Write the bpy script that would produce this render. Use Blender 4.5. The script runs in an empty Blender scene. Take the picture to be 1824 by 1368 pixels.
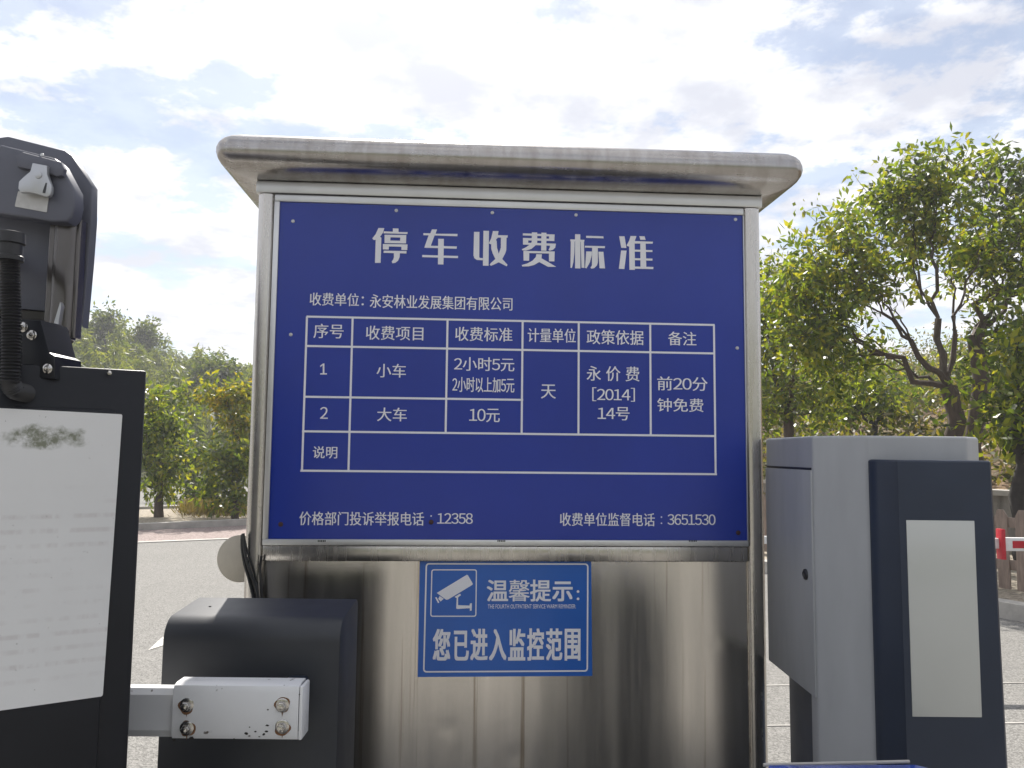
import bpy, bmesh, math, random
import numpy as np
from mathutils import Vector, Matrix
from mathutils.geometry import tessellate_polygon
R_ = math.radians
random.seed(7); rng = np.random.default_rng(7)
sc = bpy.context.scene
COL = sc.collection

# ------------------------------------------------------------------ camera
EYE = 1.3; FPX = 1423.0; PITCH = 0.08565495; ROLL = 0.01018016
cam_d = bpy.data.cameras.new('camera'); cam = bpy.data.objects.new('camera', cam_d); COL.objects.link(cam)
sc.camera = cam
cam_d.sensor_width = 36.0; cam_d.lens = FPX / 1824 * 36.0; cam_d.clip_start = 0.05; cam_d.clip_end = 2000
_R0 = Vector((1, 0, 0)); _F = Vector((0, math.cos(PITCH), math.sin(PITCH))); _U0 = _R0.cross(_F)
_R = _R0 * math.cos(ROLL) + _U0 * math.sin(ROLL); _U = -_R0 * math.sin(ROLL) + _U0 * math.cos(ROLL)
cam.matrix_world = Matrix(((_R.x, _U.x, -_F.x, 0), (_R.y, _U.y, -_F.y, 0), (_R.z, _U.z, -_F.z, EYE), (0, 0, 0, 1)))
EYEV = Vector((0, 0, EYE))

# ------------------------------------------------------------------ light
SUN_AZ = -10.0      # degrees right of the view axis (negative: left)
SUN_EL = 47.0
sun_d = bpy.data.lights.new('sun', 'SUN'); sun = bpy.data.objects.new('sun', sun_d); COL.objects.link(sun)
sun_d.energy = 3.3; sun_d.angle = R_(0.6); sun_d.color = (1.0, 0.95, 0.87)
SDIR = Vector((math.sin(R_(SUN_AZ)) * math.cos(R_(SUN_EL)), math.cos(R_(SUN_AZ)) * math.cos(R_(SUN_EL)), math.sin(R_(SUN_EL))))
sun.rotation_euler = SDIR.to_track_quat('Z', 'Y').to_euler(); sun.location = (-3, 12, 14)
sc.view_settings.view_transform = 'Standard'; sc.view_settings.look = 'None'
sc.view_settings.exposure = 1.28; sc.view_settings.gamma = 1.0
sc.cycles.use_denoising = True; sc.cycles.max_bounces = 7; sc.cycles.transparent_max_bounces = 6
sc.cycles.use_adaptive_sampling = True; sc.cycles.adaptive_threshold = 0.015
sc.cycles.sample_clamp_indirect = 6.0; sc.cycles.caustics_reflective = False

W = bpy.data.worlds.new('World'); sc.world = W; W.use_nodes = True
def world():
    nt = W.node_tree; nt.nodes.clear(); N = nt.nodes.new; L = nt.links.new
    def M(op, a, b=None, c=None, clamp=False):
        n = N('ShaderNodeMath'); n.operation = op; n.use_clamp = clamp
        for i, v in enumerate((a, b, c)):
            if v is None: continue
            if isinstance(v, (int, float)): n.inputs[i].default_value = v
            else: L(v, n.inputs[i])
        return n.outputs[0]
    out = N('ShaderNodeOutputWorld'); bg = N('ShaderNodeBackground')
    tc = N('ShaderNodeTexCoord')
    nrm = N('ShaderNodeVectorMath'); nrm.operation = 'NORMALIZE'; L(tc.outputs['Generated'], nrm.inputs[0])
    sp = N('ShaderNodeSeparateXYZ'); L(nrm.outputs[0], sp.inputs[0])
    zc = M('MAXIMUM', sp.outputs[2], 0.0)
    den = M('ADD', zc, 0.16)
    cb = N('ShaderNodeCombineXYZ'); L(M('DIVIDE', sp.outputs[0], den), cb.inputs[0]); L(M('DIVIDE', sp.outputs[1], den), cb.inputs[1])
    sky = N('ShaderNodeTexSky'); sky.sky_type = 'NISHITA'; sky.sun_disc = False
    sky.sun_elevation = R_(SUN_EL); sky.sun_rotation = R_(SUN_AZ); sky.air_density = 1.0; sky.dust_density = 0.4
    skm = N('ShaderNodeVectorMath'); skm.operation = 'SCALE'; skm.inputs['Scale'].default_value = 0.05; L(sky.outputs[0], skm.inputs[0])
    n1 = N('ShaderNodeTexNoise'); n1.inputs['Scale'].default_value = 3.3; n1.inputs['Detail'].default_value = 9; n1.inputs['Roughness'].default_value = 0.62; n1.inputs['Distortion'].default_value = 0.0
    mp = N('ShaderNodeMapping'); mp.inputs['Location'].default_value = (11.2, 8.1, 5.0); L(cb.outputs[0], mp.inputs[0]); L(mp.outputs[0], n1.inputs['Vector'])
    r1 = N('ShaderNodeMapRange'); r1.interpolation_type = 'SMOOTHSTEP'; r1.inputs[1].default_value = 0.425; r1.inputs[2].default_value = 0.515; r1.inputs[3].default_value = 0.32; L(n1.outputs[0], r1.inputs[0])
    n2 = N('ShaderNodeTexNoise'); n2.inputs['Scale'].default_value = 4.2; n2.inputs['Detail'].default_value = 6; n2.inputs['Roughness'].default_value = 0.55
    mp2 = N('ShaderNodeMapping'); mp2.inputs['Location'].default_value = (-5.2, 4.4, 2.0); L(cb.outputs[0], mp2.inputs[0]); L(mp2.outputs[0], n2.inputs['Vector'])
    r2 = N('ShaderNodeMapRange'); r2.interpolation_type = 'SMOOTHSTEP'; r2.inputs[1].default_value = 0.36; r2.inputs[2].default_value = 0.60; L(n2.outputs[0], r2.inputs[0])
    cc = N('ShaderNodeMix'); cc.data_type = 'RGBA'; cc.inputs['A'].default_value = (0.28, 0.29, 0.33, 1); cc.inputs['B'].default_value = (0.46, 0.46, 0.47, 1); L(r2.outputs[0], cc.inputs['Factor'])
    # brightness of the sunlit side of the cloud deck around the sun
    dt = N('ShaderNodeVectorMath'); dt.operation = 'DOT_PRODUCT'; L(nrm.outputs[0], dt.inputs[0]); dt.inputs[1].default_value = SDIR
    d0 = M('MAXIMUM', dt.outputs['Value'], 0.0)
    gl = M('ADD', M('MULTIPLY', M('POWER', d0, 9.0), 0.05), M('MULTIPLY', M('POWER', d0, 50.0), 0.7))
    glc = N('ShaderNodeCombineXYZ')
    for i, k in enumerate((1.0, 0.985, 0.96)): L(M('MULTIPLY', gl, k), glc.inputs[i])
    clb = N('ShaderNodeVectorMath'); clb.operation = 'ADD'; L(cc.outputs['Result'], clb.inputs[0]); L(glc.outputs[0], clb.inputs[1])
    hz = N('ShaderNodeMix'); hz.data_type = 'RGBA'; L(r1.outputs[0], hz.inputs['Factor']); L(skm.outputs[0], hz.inputs['A']); L(clb.outputs[0], hz.inputs['B'])
    gl2 = N('ShaderNodeVectorMath'); gl2.operation = 'SCALE'; gl2.inputs['Scale'].default_value = 0.25; L(glc.outputs[0], gl2.inputs[0])
    hz.inputs['Factor'].default_value = 0.5
    sk2 = N('ShaderNodeVectorMath'); sk2.operation = 'ADD'; L(skm.outputs[0], sk2.inputs[0]); L(gl2.outputs[0], sk2.inputs[1]); L(sk2.outputs[0], hz.inputs['A'])
    L(hz.outputs['Result'], bg.inputs['Color']); bg.inputs['Strength'].default_value = 1.0
    L(bg.outputs[0], out.inputs['Surface'])
world()

# ------------------------------------------------------------------ pixel helpers (where a line of sight meets a real plane)
def ray(px, py): return _F + _R * ((px - 912) / FPX) - _U * ((py - 684) / FPX)
def gnd(px, py, z=0.0):
    d = ray(px, py); return EYEV + d * ((z - EYE) / d.z)
def at(px, py, Y):
    d = ray(px, py); return EYEV + d * (Y / d.y)
class Frame:
    def __init__(s, ox, oy, yaw):
        s.o = Vector((ox, oy, 0)); s.yaw = yaw
        s.e = Vector((math.cos(yaw), math.sin(yaw), 0)); s.b = Vector((-math.sin(yaw), math.cos(yaw), 0))
    def loc(s, px, py, w=0.0):
        d = ray(px, py); t = ((s.o + s.b * w - EYEV).dot(s.b)) / d.dot(s.b)
        P = EYEV + d * t; q = P - s.o
        return (q.dot(s.e), P.z)
    def loc3(s, px, py, w=0.0):
        u, z = s.loc(px, py, w); return (u, w, z)

# ------------------------------------------------------------------ materials
def mat(name, color, rough=0.6, metal=0.0, spec=0.5, coat=0.0, vary=0.0, vscale=6.0, vstretch=(1, 1, 1), bump=0.0, bscale=80.0, bstretch=(1, 1, 1), rvar=0.0,
        dirt=None, dscale=5.0, dlo=0.55, dhi=0.7, dstretch=(1, 1, 1), bdist=0.01, aniso=0.0, coat_rough=0.05):
    m = bpy.data.materials.new(name); m.use_nodes = True; nt = m.node_tree; P = nt.nodes['Principled BSDF']
    N = nt.nodes.new; L = nt.links.new
    c = color if len(color) == 4 else (*color, 1)
    P.inputs['Base Color'].default_value = c; P.inputs['Roughness'].default_value = rough; P.inputs['Metallic'].default_value = metal
    P.inputs['Specular IOR Level'].default_value = spec; P.inputs['Coat Weight'].default_value = coat; P.inputs['Coat Roughness'].default_value = coat_rough
    if aniso: P.inputs['Anisotropic'].default_value = aniso
    tc = N('ShaderNodeTexCoord')
    def noise(scale, stretch, det=6):
        mp = N('ShaderNodeMapping'); mp.inputs['Scale'].default_value = stretch; L(tc.outputs['Object'], mp.inputs[0])
        n = N('ShaderNodeTexNoise'); n.inputs['Scale'].default_value = scale; n.inputs['Detail'].default_value = det; n.inputs['Roughness'].default_value = 0.6
        L(mp.outputs[0], n.inputs['Vector']); return n.outputs[0]
    col = None
    if vary:
        n = noise(vscale, vstretch); r = N('ShaderNodeMapRange'); r.inputs[1].default_value = 0.3; r.inputs[2].default_value = 0.7
        r.inputs[3].default_value = 1 - vary; r.inputs[4].default_value = 1 + vary; L(n, r.inputs[0])
        s = N('ShaderNodeVectorMath'); s.operation = 'SCALE'; s.inputs[0].default_value = c[:3]; L(r.outputs[0], s.inputs['Scale']); col = s.outputs[0]
    if dirt:
        n = noise(dscale, dstretch, 9); r = N('ShaderNodeMapRange'); r.inputs[1].default_value = dlo; r.inputs[2].default_value = dhi; L(n, r.inputs[0])
        mx = N('ShaderNodeMix'); mx.data_type = 'RGBA'; L(r.outputs[0], mx.inputs['Factor']); mx.inputs['B'].default_value = (*dirt, 1)
        if col: L(col, mx.inputs['A'])
        else: mx.inputs['A'].default_value = c
        col = mx.outputs['Result']
        if metal > 0.5:
            rr = N('ShaderNodeMapRange'); rr.inputs[3].default_value = rough; rr.inputs[4].default_value = 0.75; L(r.outputs[0], rr.inputs[0]); L(rr.outputs[0], P.inputs['Roughness'])
    if col: L(col, P.inputs['Base Color'])
    if rvar:
        n = noise(vscale * 1.7, vstretch); r = N('ShaderNodeMapRange'); r.inputs[1].default_value = 0.3; r.inputs[2].default_value = 0.7
        r.inputs[3].default_value = max(0.02, rough - rvar); r.inputs[4].default_value = rough + rvar; L(n, r.inputs[0]); L(r.outputs[0], P.inputs['Roughness'])
    if bump:
        n = noise(bscale, bstretch, 4); b = N('ShaderNodeBump'); b.inputs['Strength'].default_value = bump; b.inputs['Distance'].default_value = bdist
        L(n, b.inputs['Height']); L(b.outputs[0], P.inputs['Normal'])
    return m

def leaf_mat(name, cols, trans=0.5, rough=0.45, spec=0.4):
    m = bpy.data.materials.new(name); m.use_nodes = True; nt = m.node_tree; P = nt.nodes['Principled BSDF']; N = nt.nodes.new; L = nt.links.new
    g = N('ShaderNodeNewGeometry'); cr = N('ShaderNodeValToRGB')
    el = cr.color_ramp.elements
    while len(el) > 1: el.remove(el[-1])
    el[0].position = cols[0][0]; el[0].color = (*cols[0][1], 1)
    for p, c in cols[1:]:
        e = el.new(p); e.color = (*c, 1)
    tc = N('ShaderNodeTexCoord'); n = N('ShaderNodeTexNoise'); n.inputs['Scale'].default_value = 0.9; n.inputs['Detail'].default_value = 2; L(tc.outputs['Object'], n.inputs['Vector'])
    ad = N('ShaderNodeMath'); ad.operation = 'MULTIPLY_ADD'; ad.inputs[1].default_value = 0.7; ad.inputs[2].default_value = -0.35; L(n.outputs[0], ad.inputs[0])
    a2 = N('ShaderNodeMath'); a2.operation = 'ADD'; a2.use_clamp = True; L(g.outputs['Random Per Island'], a2.inputs[0]); L(ad.outputs[0], a2.inputs[1])
    L(a2.outputs[0], cr.inputs[0]); ds = N('ShaderNodeVectorMath'); ds.operation = 'SCALE'; ds.inputs['Scale'].default_value = 0.6; L(cr.outputs[0], ds.inputs[0]); L(ds.outputs[0], P.inputs['Base Color']); P.inputs['Roughness'].default_value = rough; P.inputs['Specular IOR Level'].default_value = spec
    t = N('ShaderNodeBsdfTranslucent'); sc_ = N('ShaderNodeVectorMath'); sc_.operation = 'MULTIPLY'; sc_.inputs[1].default_value = (2.3, 2.15, 0.6); L(cr.outputs[0], sc_.inputs[0]); L(sc_.outputs[0], t.inputs[0])
    mx = N('ShaderNodeMixShader'); mx.inputs[0].default_value = trans; L(P.outputs[0], mx.inputs[1]); L(t.outputs[0], mx.inputs[2])
    L(mx.outputs[0], nt.nodes['Material Output'].inputs['Surface'])
    return m

STEEL = mat('brushed_steel', (0.60, 0.57, 0.53), 0.26, 1.0, vary=0.10, vscale=3, vstretch=(9, 9, 0.6), bump=0.05, bscale=30, bstretch=(1, 1, 30), rvar=0.06, bdist=0.003)
STEEL_PANEL = mat('steel_sheet', (0.70, 0.665, 0.615), 0.22, 1.0, vary=0.10, vscale=2.2, vstretch=(7, 1, 0.35), bump=0.04, bscale=25, bstretch=(1, 1, 40), rvar=0.05, bdist=0.003, dirt=(0.33, 0.27, 0.21), dscale=2.1, dlo=0.60, dhi=0.72, dstretch=(17, 1, 0.3))
STEEL_HOOD = mat('weathered_steel', (0.47, 0.45, 0.43), 0.25, 1.0, vary=0.08, vscale=4, vstretch=(1, 6, 6), bump=0.05, bscale=30, bstretch=(1, 20, 20), rvar=0.05,
                 dirt=(0.27, 0.235, 0.205), dscale=11.0, dlo=0.42, dhi=0.85, dstretch=(2.5, 1.0, 0.8), bdist=0.003)
ALU = mat('aluminium_frame', (0.70, 0.70, 0.69), 0.42, 0.85, vary=0.06, vscale=9, bump=0.02, bscale=60)
BOARD = mat('blue_board', (0.008, 0.033, 0.31), 0.40, 0.0, 0.35, vary=0.10, vscale=2.2, bump=0.10, bscale=2.4, bdist=0.05, coat=0.5, coat_rough=0.2)
BWHITE = mat('board_white', (0.80, 0.80, 0.84), 0.4, vary=0.03)
STICK = mat('sticker_blue', (0.014, 0.115, 0.47), 0.32, 0.0, vary=0.08, vscale=5, bump=0.12, bscale=6, bdist=0.02, coat=0.3, coat_rough=0.2)
NAVY = mat('navy_powder_coat', (0.012, 0.015, 0.022), 0.55, 0.0, 0.8, vary=0.18, vscale=4, bump=0.06, bscale=420, bdist=0.001, rvar=0.06)
NAVY2 = mat('slate_powder_coat', (0.013, 0.022, 0.044), 0.40, 0.0, 0.5, vary=0.15, vscale=5, bump=0.08, bscale=380, bdist=0.001, rvar=0.06)
BLACK = mat('black_coat', (0.010, 0.011, 0.015), 0.38, 0.0, 0.3, vary=0.2, vscale=5, bump=0.05, bscale=300, bdist=0.001)
CAMGREY = mat('camera_plastic', (0.11, 0.115, 0.145), 0.5, vary=0.1, vscale=8, bump=0.05, bscale=400, bdist=0.001)  # base colour lifted to take in sun glare over the housing
CAMDARK = mat('camera_dark', (0.018, 0.018, 0.021), 0.32, 0.0, 0.6, vary=0.2, vscale=7)
CAMSIDE = mat('camera_bronze', (0.13, 0.12, 0.115), 0.25, 0.7, 0.6, vary=0.12, vscale=7)
RUBBER = mat('rubber', (0.018, 0.018, 0.02), 0.42, vary=0.1)
GREY = mat('grey_paint', (0.35, 0.36, 0.375), 0.42, vary=0.07, vscale=5, vstretch=(3, 3, .7), bump=0.05, bscale=500, bdist=0.001, rvar=0.05)
ARMW = mat('white_arm_paint', (0.76, 0.765, 0.77), 0.36, vary=0.05, vscale=7, dirt=(0.12, 0.10, 0.085), dscale=30, dlo=0.66, dhi=0.70, bump=0.02, bscale=40)
CHROME = mat('bolt_metal', (0.55, 0.53, 0.50), 0.22, 1.0, vary=0.3, vscale=90)
RUST = mat('rust', (0.21, 0.105, 0.05), 0.8, vary=0.4, vscale=90)
SCREEN = mat('screen_cover', (0.52, 0.53, 0.50), 0.22, 0.0, 0.5, vary=0.04, vscale=4, coat=0.5, coat_rough=0.08)
BARK = mat('bark', (0.075, 0.055, 0.042), 0.85, vary=0.35, vscale=9, vstretch=(3, 3, 0.7), bump=0.5, bscale=25, bstretch=(3, 3, 0.6))
BARK_D = mat('bark_dark', (0.035, 0.030, 0.027), 0.85, vary=0.35, vscale=12, bump=0.4, bscale=30)
WOOD = mat('fence_wood', (0.25, 0.19, 0.155), 0.8, vary=0.3, vscale=14, vstretch=(3, 3, 0.4), bump=0.3, bscale=60, bstretch=(4, 4, 0.3))
CONC = mat('concrete', (0.30, 0.285, 0.26), 0.85, vary=0.25, vscale=2.4, bump=0.3, bscale=40, dirt=(0.12, 0.11, 0.10), dscale=2.2, dlo=0.5, dhi=0.75, dstretch=(3, 3, 0.5))
KERB = mat('kerb_concrete', (0.42, 0.40, 0.37), 0.85, vary=0.2, vscale=5, bump=0.3, bscale=50)
RED = mat('red_reflective', (0.45, 0.015, 0.03), 0.35, vary=0.08)
WHITE = mat('white_paint', (0.70, 0.71, 0.71), 0.4, vary=0.05)

def asphalt_mat(name, a, b, speck, scale=130.0, bs=0.6):
    m = bpy.data.materials.new(name); m.use_nodes = True; nt = m.node_tree; P = nt.nodes['Principled BSDF']; N = nt.nodes.new; L = nt.links.new
    tc = N('ShaderNodeTexCoord')
    def noise(s, d=5):
        n = N('ShaderNodeTexNoise'); n.inputs['Scale'].default_value = s; n.inputs['Detail'].default_value = d; n.inputs['Roughness'].default_value = 0.6; L(tc.outputs['Object'], n.inputs['Vector']); return n.outputs[0]
    v = N('ShaderNodeTexVoronoi'); v.inputs['Scale'].default_value = scale; L(tc.outputs['Object'], v.inputs['Vector'])
    m1 = N('ShaderNodeMix'); m1.data_type = 'RGBA'; m1.inputs['A'].default_value = (*a, 1); m1.inputs['B'].default_value = (*b, 1); L(noise(0.7, 8), m1.inputs['Factor'])
    vs = N('ShaderNodeSeparateColor'); L(v.outputs['Color'], vs.inputs[0])
    mr = N('ShaderNodeMapRange'); mr.inputs[1].default_value = 0; mr.inputs[2].default_value = 1; mr.inputs[3].default_value = 0.62; mr.inputs[4].default_value = 1.38; L(vs.outputs[0], mr.inputs[0])
    s = N('ShaderNodeVectorMath'); s.operation = 'SCALE'; L(m1.outputs['Result'], s.inputs[0]); L(mr.outputs[0], s.inputs['Scale'])
    sp = N('ShaderNodeMapRange'); sp.inputs[1].default_value = 0.68; sp.inputs[2].default_value = 0.74; L(noise(38, 3), sp.inputs[0])
    m2 = N('ShaderNodeMix'); m2.data_type = 'RGBA'; L(sp.outputs[0], m2.inputs['Factor']); L(s.outputs[0], m2.inputs['A']); m2.inputs['B'].default_value = (*speck, 1)
    L(m2.outputs['Result'], P.inputs['Base Color']); P.inputs['Roughness'].default_value = 0.9; P.inputs['Specular IOR Level'].default_value = 0.25
    bp = N('ShaderNodeBump'); bp.inputs['Strength'].default_value = bs; bp.inputs['Distance'].default_value = 0.006; L(v.outputs['Distance'], bp.inputs['Height']); L(bp.outputs[0], P.inputs['Normal'])
    return m
ASPH = asphalt_mat('asphalt', (0.185, 0.18, 0.17), (0.235, 0.228, 0.215), (0.34, 0.33, 0.31))
PATHM = asphalt_mat('pink_paving', (0.25, 0.20, 0.185), (0.30, 0.245, 0.23), (0.4, 0.33, 0.3), 60)
SOIL = asphalt_mat('dry_soil', (0.26, 0.22, 0.17), (0.36, 0.32, 0.26), (0.14, 0.10, 0.06), 40)
REDSOIL = asphalt_mat('red_soil', (0.085, 0.085, 0.035), (0.19, 0.105, 0.07), (0.12, 0.10, 0.05), 9)
HILLM = asphalt_mat('hill_floor', (0.045, 0.06, 0.022), (0.09, 0.085, 0.04), (0.10, 0.12, 0.04), 6)

# ------------------------------------------------------------------ mesh builder
class MB:
    def __init__(s): s.v = []; s.f = []; s.sm = []
    def add(s, vs, fs, smooth=False):
        o = len(s.v); s.v += [tuple(p) for p in vs]; s.f += [tuple(i + o for i in f) for f in fs]; s.sm += [smooth] * len(fs); return s
    def bm(s, b, smooth=False):
        b.verts.ensure_lookup_table(); b.verts.index_update()
        s.add([v.co[:] for v in b.verts], [[v.index for v in f.verts] for f in b.faces], smooth); b.free(); return s
    def box(s, x0, x1, y0, y1, z0, z1, bev=0.0, seg=2, rot=None, edges=None):
        b = bmesh.new(); bmesh.ops.create_cube(b, size=1)
        for v in b.verts: v.co = Vector(((x0 + x1) / 2 + v.co.x * (x1 - x0), (y0 + y1) / 2 + v.co.y * (y1 - y0), (z0 + z1) / 2 + v.co.z * (z1 - z0)))
        if bev:
            es = [e for e in b.edges if edges is None or edges(e)]
            bmesh.ops.bevel(b, geom=es, offset=bev, segments=seg, profile=0.5, affect='EDGES')
        if rot is not None: bmesh.ops.transform(b, matrix=rot, verts=b.verts)
        return s.bm(b, bool(bev))
    def prism(s, poly, w0, w1, bev=0.0, seg=2, mat=None):
        """outline in (u, z), extruded along w"""
        b = bmesh.new(); n = len(poly)
        A = [b.verts.new((p[0], w0, p[1])) for p in poly]; B = [b.verts.new((p[0], w1, p[1])) for p in poly]
        f0 = b.faces.new(A); f1 = b.faces.new(B[::-1])
        for i in range(n): b.faces.new((A[i], B[i], B[(i + 1) % n], A[(i + 1) % n]))
        bmesh.ops.recalc_face_normals(b, faces=b.faces)
        if bev:
            es = list(f0.edges)
            bmesh.ops.bevel(b, geom=es, offset=bev, segments=seg, profile=0.5, affect='EDGES')
        bmesh.ops.triangulate(b, faces=[f for f in b.faces if len(f.verts) > 4])
        if mat is not None: bmesh.ops.transform(b, matrix=mat, verts=b.verts)
        return s.bm(b, bool(bev))
    def tube(s, pts, rad, n=8, cap=True):
        pts = [Vector(p) for p in pts]; m = len(pts)
        rad = rad if isinstance(rad, (list, tuple)) else [rad] * m
        vs = []; up = Vector((0.13, 0.31, 0.94))
        for i, p in enumerate(pts):
            t = (pts[min(i + 1, m - 1)] - pts[max(i - 1, 0)]).normalized()
            a = t.cross(up)
            if a.length < 0.1: a = t.cross(Vector((1, 0, 0)))
            a.normalize(); b = t.cross(a)
            for k in range(n):
                th = 2 * math.pi * k / n; vs.append(p + (a * math.cos(th) + b * math.sin(th)) * rad[i])
        fs = []
        for i in range(m - 1):
            for k in range(n): fs.append((i * n + k, i * n + (k + 1) % n, (i + 1) * n + (k + 1) % n, (i + 1) * n + k))
        if cap: fs += [tuple(range(n))[::-1], tuple(range((m - 1) * n, m * n))]
        return s.add(vs, fs, True)
    def lathe(s, prof, c, axis='y', n=20):
        """prof: (radius, height along axis)"""
        vs = []
        for r, h in prof:
            for k in range(n):
                th = 2 * math.pi * k / n; x, y = r * math.cos(th), r * math.sin(th)
                vs.append({'y': (c[0] + x, c[1] + h, c[2] + y), 'z': (c[0] + x, c[1] + y, c[2] + h), 'x': (c[0] + h, c[1] + x, c[2] + y)}[axis])
        m = len(prof)
        fs = [(i * n + k, i * n + (k + 1) % n, (i + 1) * n + (k + 1) % n, (i + 1) * n + k) for i in range(m - 1) for k in range(n)]
        fs += [tuple(range(n)), tuple(range((m - 1) * n, m * n))]
        return s.add(vs, fs, True)
    def flat(s, poly, w, holes=()):
        """flat shape in (u, z) at depth w"""
        loops = [[Vector((p[0], p[1], 0)) for p in poly]] + [[Vector((p[0], p[1], 0)) for p in h] for h in holes]
        tri = tessellate_polygon(loops); allp = [p for l in loops for p in l]
        fs = []
        for t in tri:
            a, b, c = (allp[i] for i in t)
            cr = (b.x - a.x) * (c.y - a.y) - (b.y - a.y) * (c.x - a.x)
            fs.append(tuple(t) if cr > 0 else tuple(t)[::-1])
        return s.add([(p.x, w, p.y) for p in allp], fs)
    def build(s, name, m, parent=None):
        me = bpy.data.meshes.new(name); me.from_pydata(s.v, [], s.f)
        for i, p in enumerate(me.polygons): p.use_smooth = s.sm[i]
        me.validate(); me.set_sharp_from_angle(angle=R_(38)) if any(s.sm) else None
        if m: me.materials.append(m)
        o = bpy.data.objects.new(name, me); COL.objects.link(o)
        if parent is not None: o.parent = parent
        return o

def thing(name, label, cat, loc=(0, 0, 0), rz=0.0, group=None):
    o = bpy.data.objects.new(name, None); COL.objects.link(o); o.location = loc; o.rotation_euler = (0, 0, rz); o.empty_display_size = 0.1
    o['label'] = label; o['category'] = cat
    if group: o['group'] = group
    return o
def tag(o, label, cat, group=None):
    o['label'] = label; o['category'] = cat
    if group: o['group'] = group
    return o
def struct(name, mb, m):
    o = mb.build(name, m); o['kind'] = 'structure'; return o
def copy_tree(o, parent=None):
    c = o.copy(); COL.objects.link(c); c.parent = parent
    for ch in list(o.children): copy_tree(ch, c)
    return c

def hexbolt(parent, c, r, h=0.008, rust=True, name='bolt', washer=True):
    """bolt head facing -w at c=(u,w,z)"""
    b = MB()
    if washer: b.lathe([(r * 1.45, 0), (r * 1.5, -0.0012), (r * 1.2, -0.0022)], c, 'y', 18)
    b.lathe([(r * 1.02, -0.002), (r, -h * 0.8), (r * 0.82, -h), (0.0005, -h)], c, 'y', 6)
    b.lathe([(r * 0.62, -h), (r * 0.55, -h - 0.004), (0.0005, -h - 0.005)], c, 'y', 12)
    o = b.build(name, CHROME, parent)
    return o

def text_poly(body, offset=0.0):
    cu = bpy.data.curves.new('tmp_text', 'FONT'); cu.body = body; cu.offset = offset; cu.resolution_u = 4
    ob = bpy.data.objects.new('tmp_text', cu); COL.objects.link(ob); bpy.context.view_layer.update()
    dg = bpy.context.evaluated_depsgraph_get(); me = bpy.data.meshes.new_from_object(ob.evaluated_get(dg))
    v = [tuple(p.co[:2]) for p in me.vertices]; f = [tuple(p.vertices) for p in me.polygons]
    bpy.data.objects.remove(ob); bpy.data.curves.remove(cu); bpy.data.meshes.remove(me)
    return v, f
def glyphs(body, adv=.56):
    """one line set glyph by glyph, figures in the wide face of the Chinese font"""
    V, F, x = [], [], 0.0
    for c in body:
        if c == ' ': x += .32; continue
        wide = c.isdigit() or c in '[]'
        v, f = text_poly(chr(ord(c) + 0xFEE0) if wide else c); o = len(V)
        if wide:
            a = adv if c.isdigit() else .36; m = (min(p[0] for p in v) + max(p[0] for p in v)) / 2; dx = x + a / 2 - m; x += a
        else: dx = x; x += 1.0
        V += [(p[0] + dx, p[1]) for p in v]; F += [tuple(i + o for i in q) for q in f]
    return V, F
def text_in(mb, body, u0, u1, z0, z1, w, bold=((0, 0),)):
    v, f = glyphs(body) if (any(c.isdigit() for c in body)) else text_poly(body)
    xs = [p[0] for p in v]; ys = [p[1] for p in v]; x0, x1, y0, y1 = min(xs), max(xs), min(ys), max(ys)
    P = [(u0 + (p[0] - x0) / (x1 - x0) * (u1 - u0), w, z0 + (p[1] - y0) / (y1 - y0) * (z1 - z0)) for p in v]
    for k, (dx, dz) in enumerate(bold): mb.add([(p[0] + dx, p[1] - k * 0.0001, p[2] + dz) for p in P], f)

def sheet(poly, z):
    mb = MB(); loops = [[Vector((p[0], p[1], 0)) for p in poly]]
    fs = []
    for t in tessellate_polygon(loops):
        a, b, c = (loops[0][i] for i in t); cr = (b.x - a.x) * (c.y - a.y) - (b.y - a.y) * (c.x - a.x)
        fs.append(tuple(t) if cr > 0 else tuple(t)[::-1])
    mb.add([(p[0], p[1], z) for p in poly], fs); return mb
def strip(p, q, wid, z0, z1):
    """long box from p to q, width wid to the far side"""
    p = Vector((p[0], p[1])); q = Vector((q[0], q[1])); d = (q - p).normalized(); n = Vector((-d.y, d.x)) * wid
    c = [p, q, q + n, p + n]; mb = MB()
    mb.add([(a.x, a.y, z0) for a in c] + [(a.x, a.y, z1) for a in c], [(3, 2, 1, 0), (4, 5, 6, 7), (0, 1, 5, 4), (1, 2, 6, 5), (2, 3, 7, 6), (3, 0, 4, 7)]); return mb

# ================================================================== SETTING
struct('ground', MB().add([(-600, -600, -0.02), (600, -600, -0.02), (600, 900, -0.02), (-600, 900, -0.02)], [(0, 1, 2, 3)]), HILLM)
struct('road', MB().add([(-60, -40, 0), (40, -40, 0), (40, 30, 0), (-60, 30, 0)], [(0, 1, 2, 3)]), ASPH)

def ext(p, q, a, b):
    d = (q - p); return p + d * a, p + d * b
w1, w2 = ext(gnd(238, 968), gnd(437, 960), -9, 11)
k1, k2 = ext(gnd(238, 946), gnd(437, 936.5), -6, 8)
fk1, fk2 = ext(gnd(238, 914), gnd(437, 909), -4, 6)
struct('kerb_line', strip(w1, w2, 0.13, 0.0, 0.012), KERB)
struct('pink_path', sheet([(w1 + Vector((0, .13, 0)))[:2], (w2 + Vector((0, .13, 0)))[:2], k2[:2], k1[:2]], 0.006), PATHM)
struct('kerb', strip(k1, k2, 0.14, 0.0, 0.11), KERB)
struct('planting_bed', sheet([(k1 + Vector((0, .1, 0)))[:2], (k2 + Vector((0, .1, 0)))[:2], fk2[:2], fk1[:2]], 0.075), SOIL)
struct('far_kerb', strip(fk1, fk2, 0.14, 0.0, 0.13), KERB)
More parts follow.
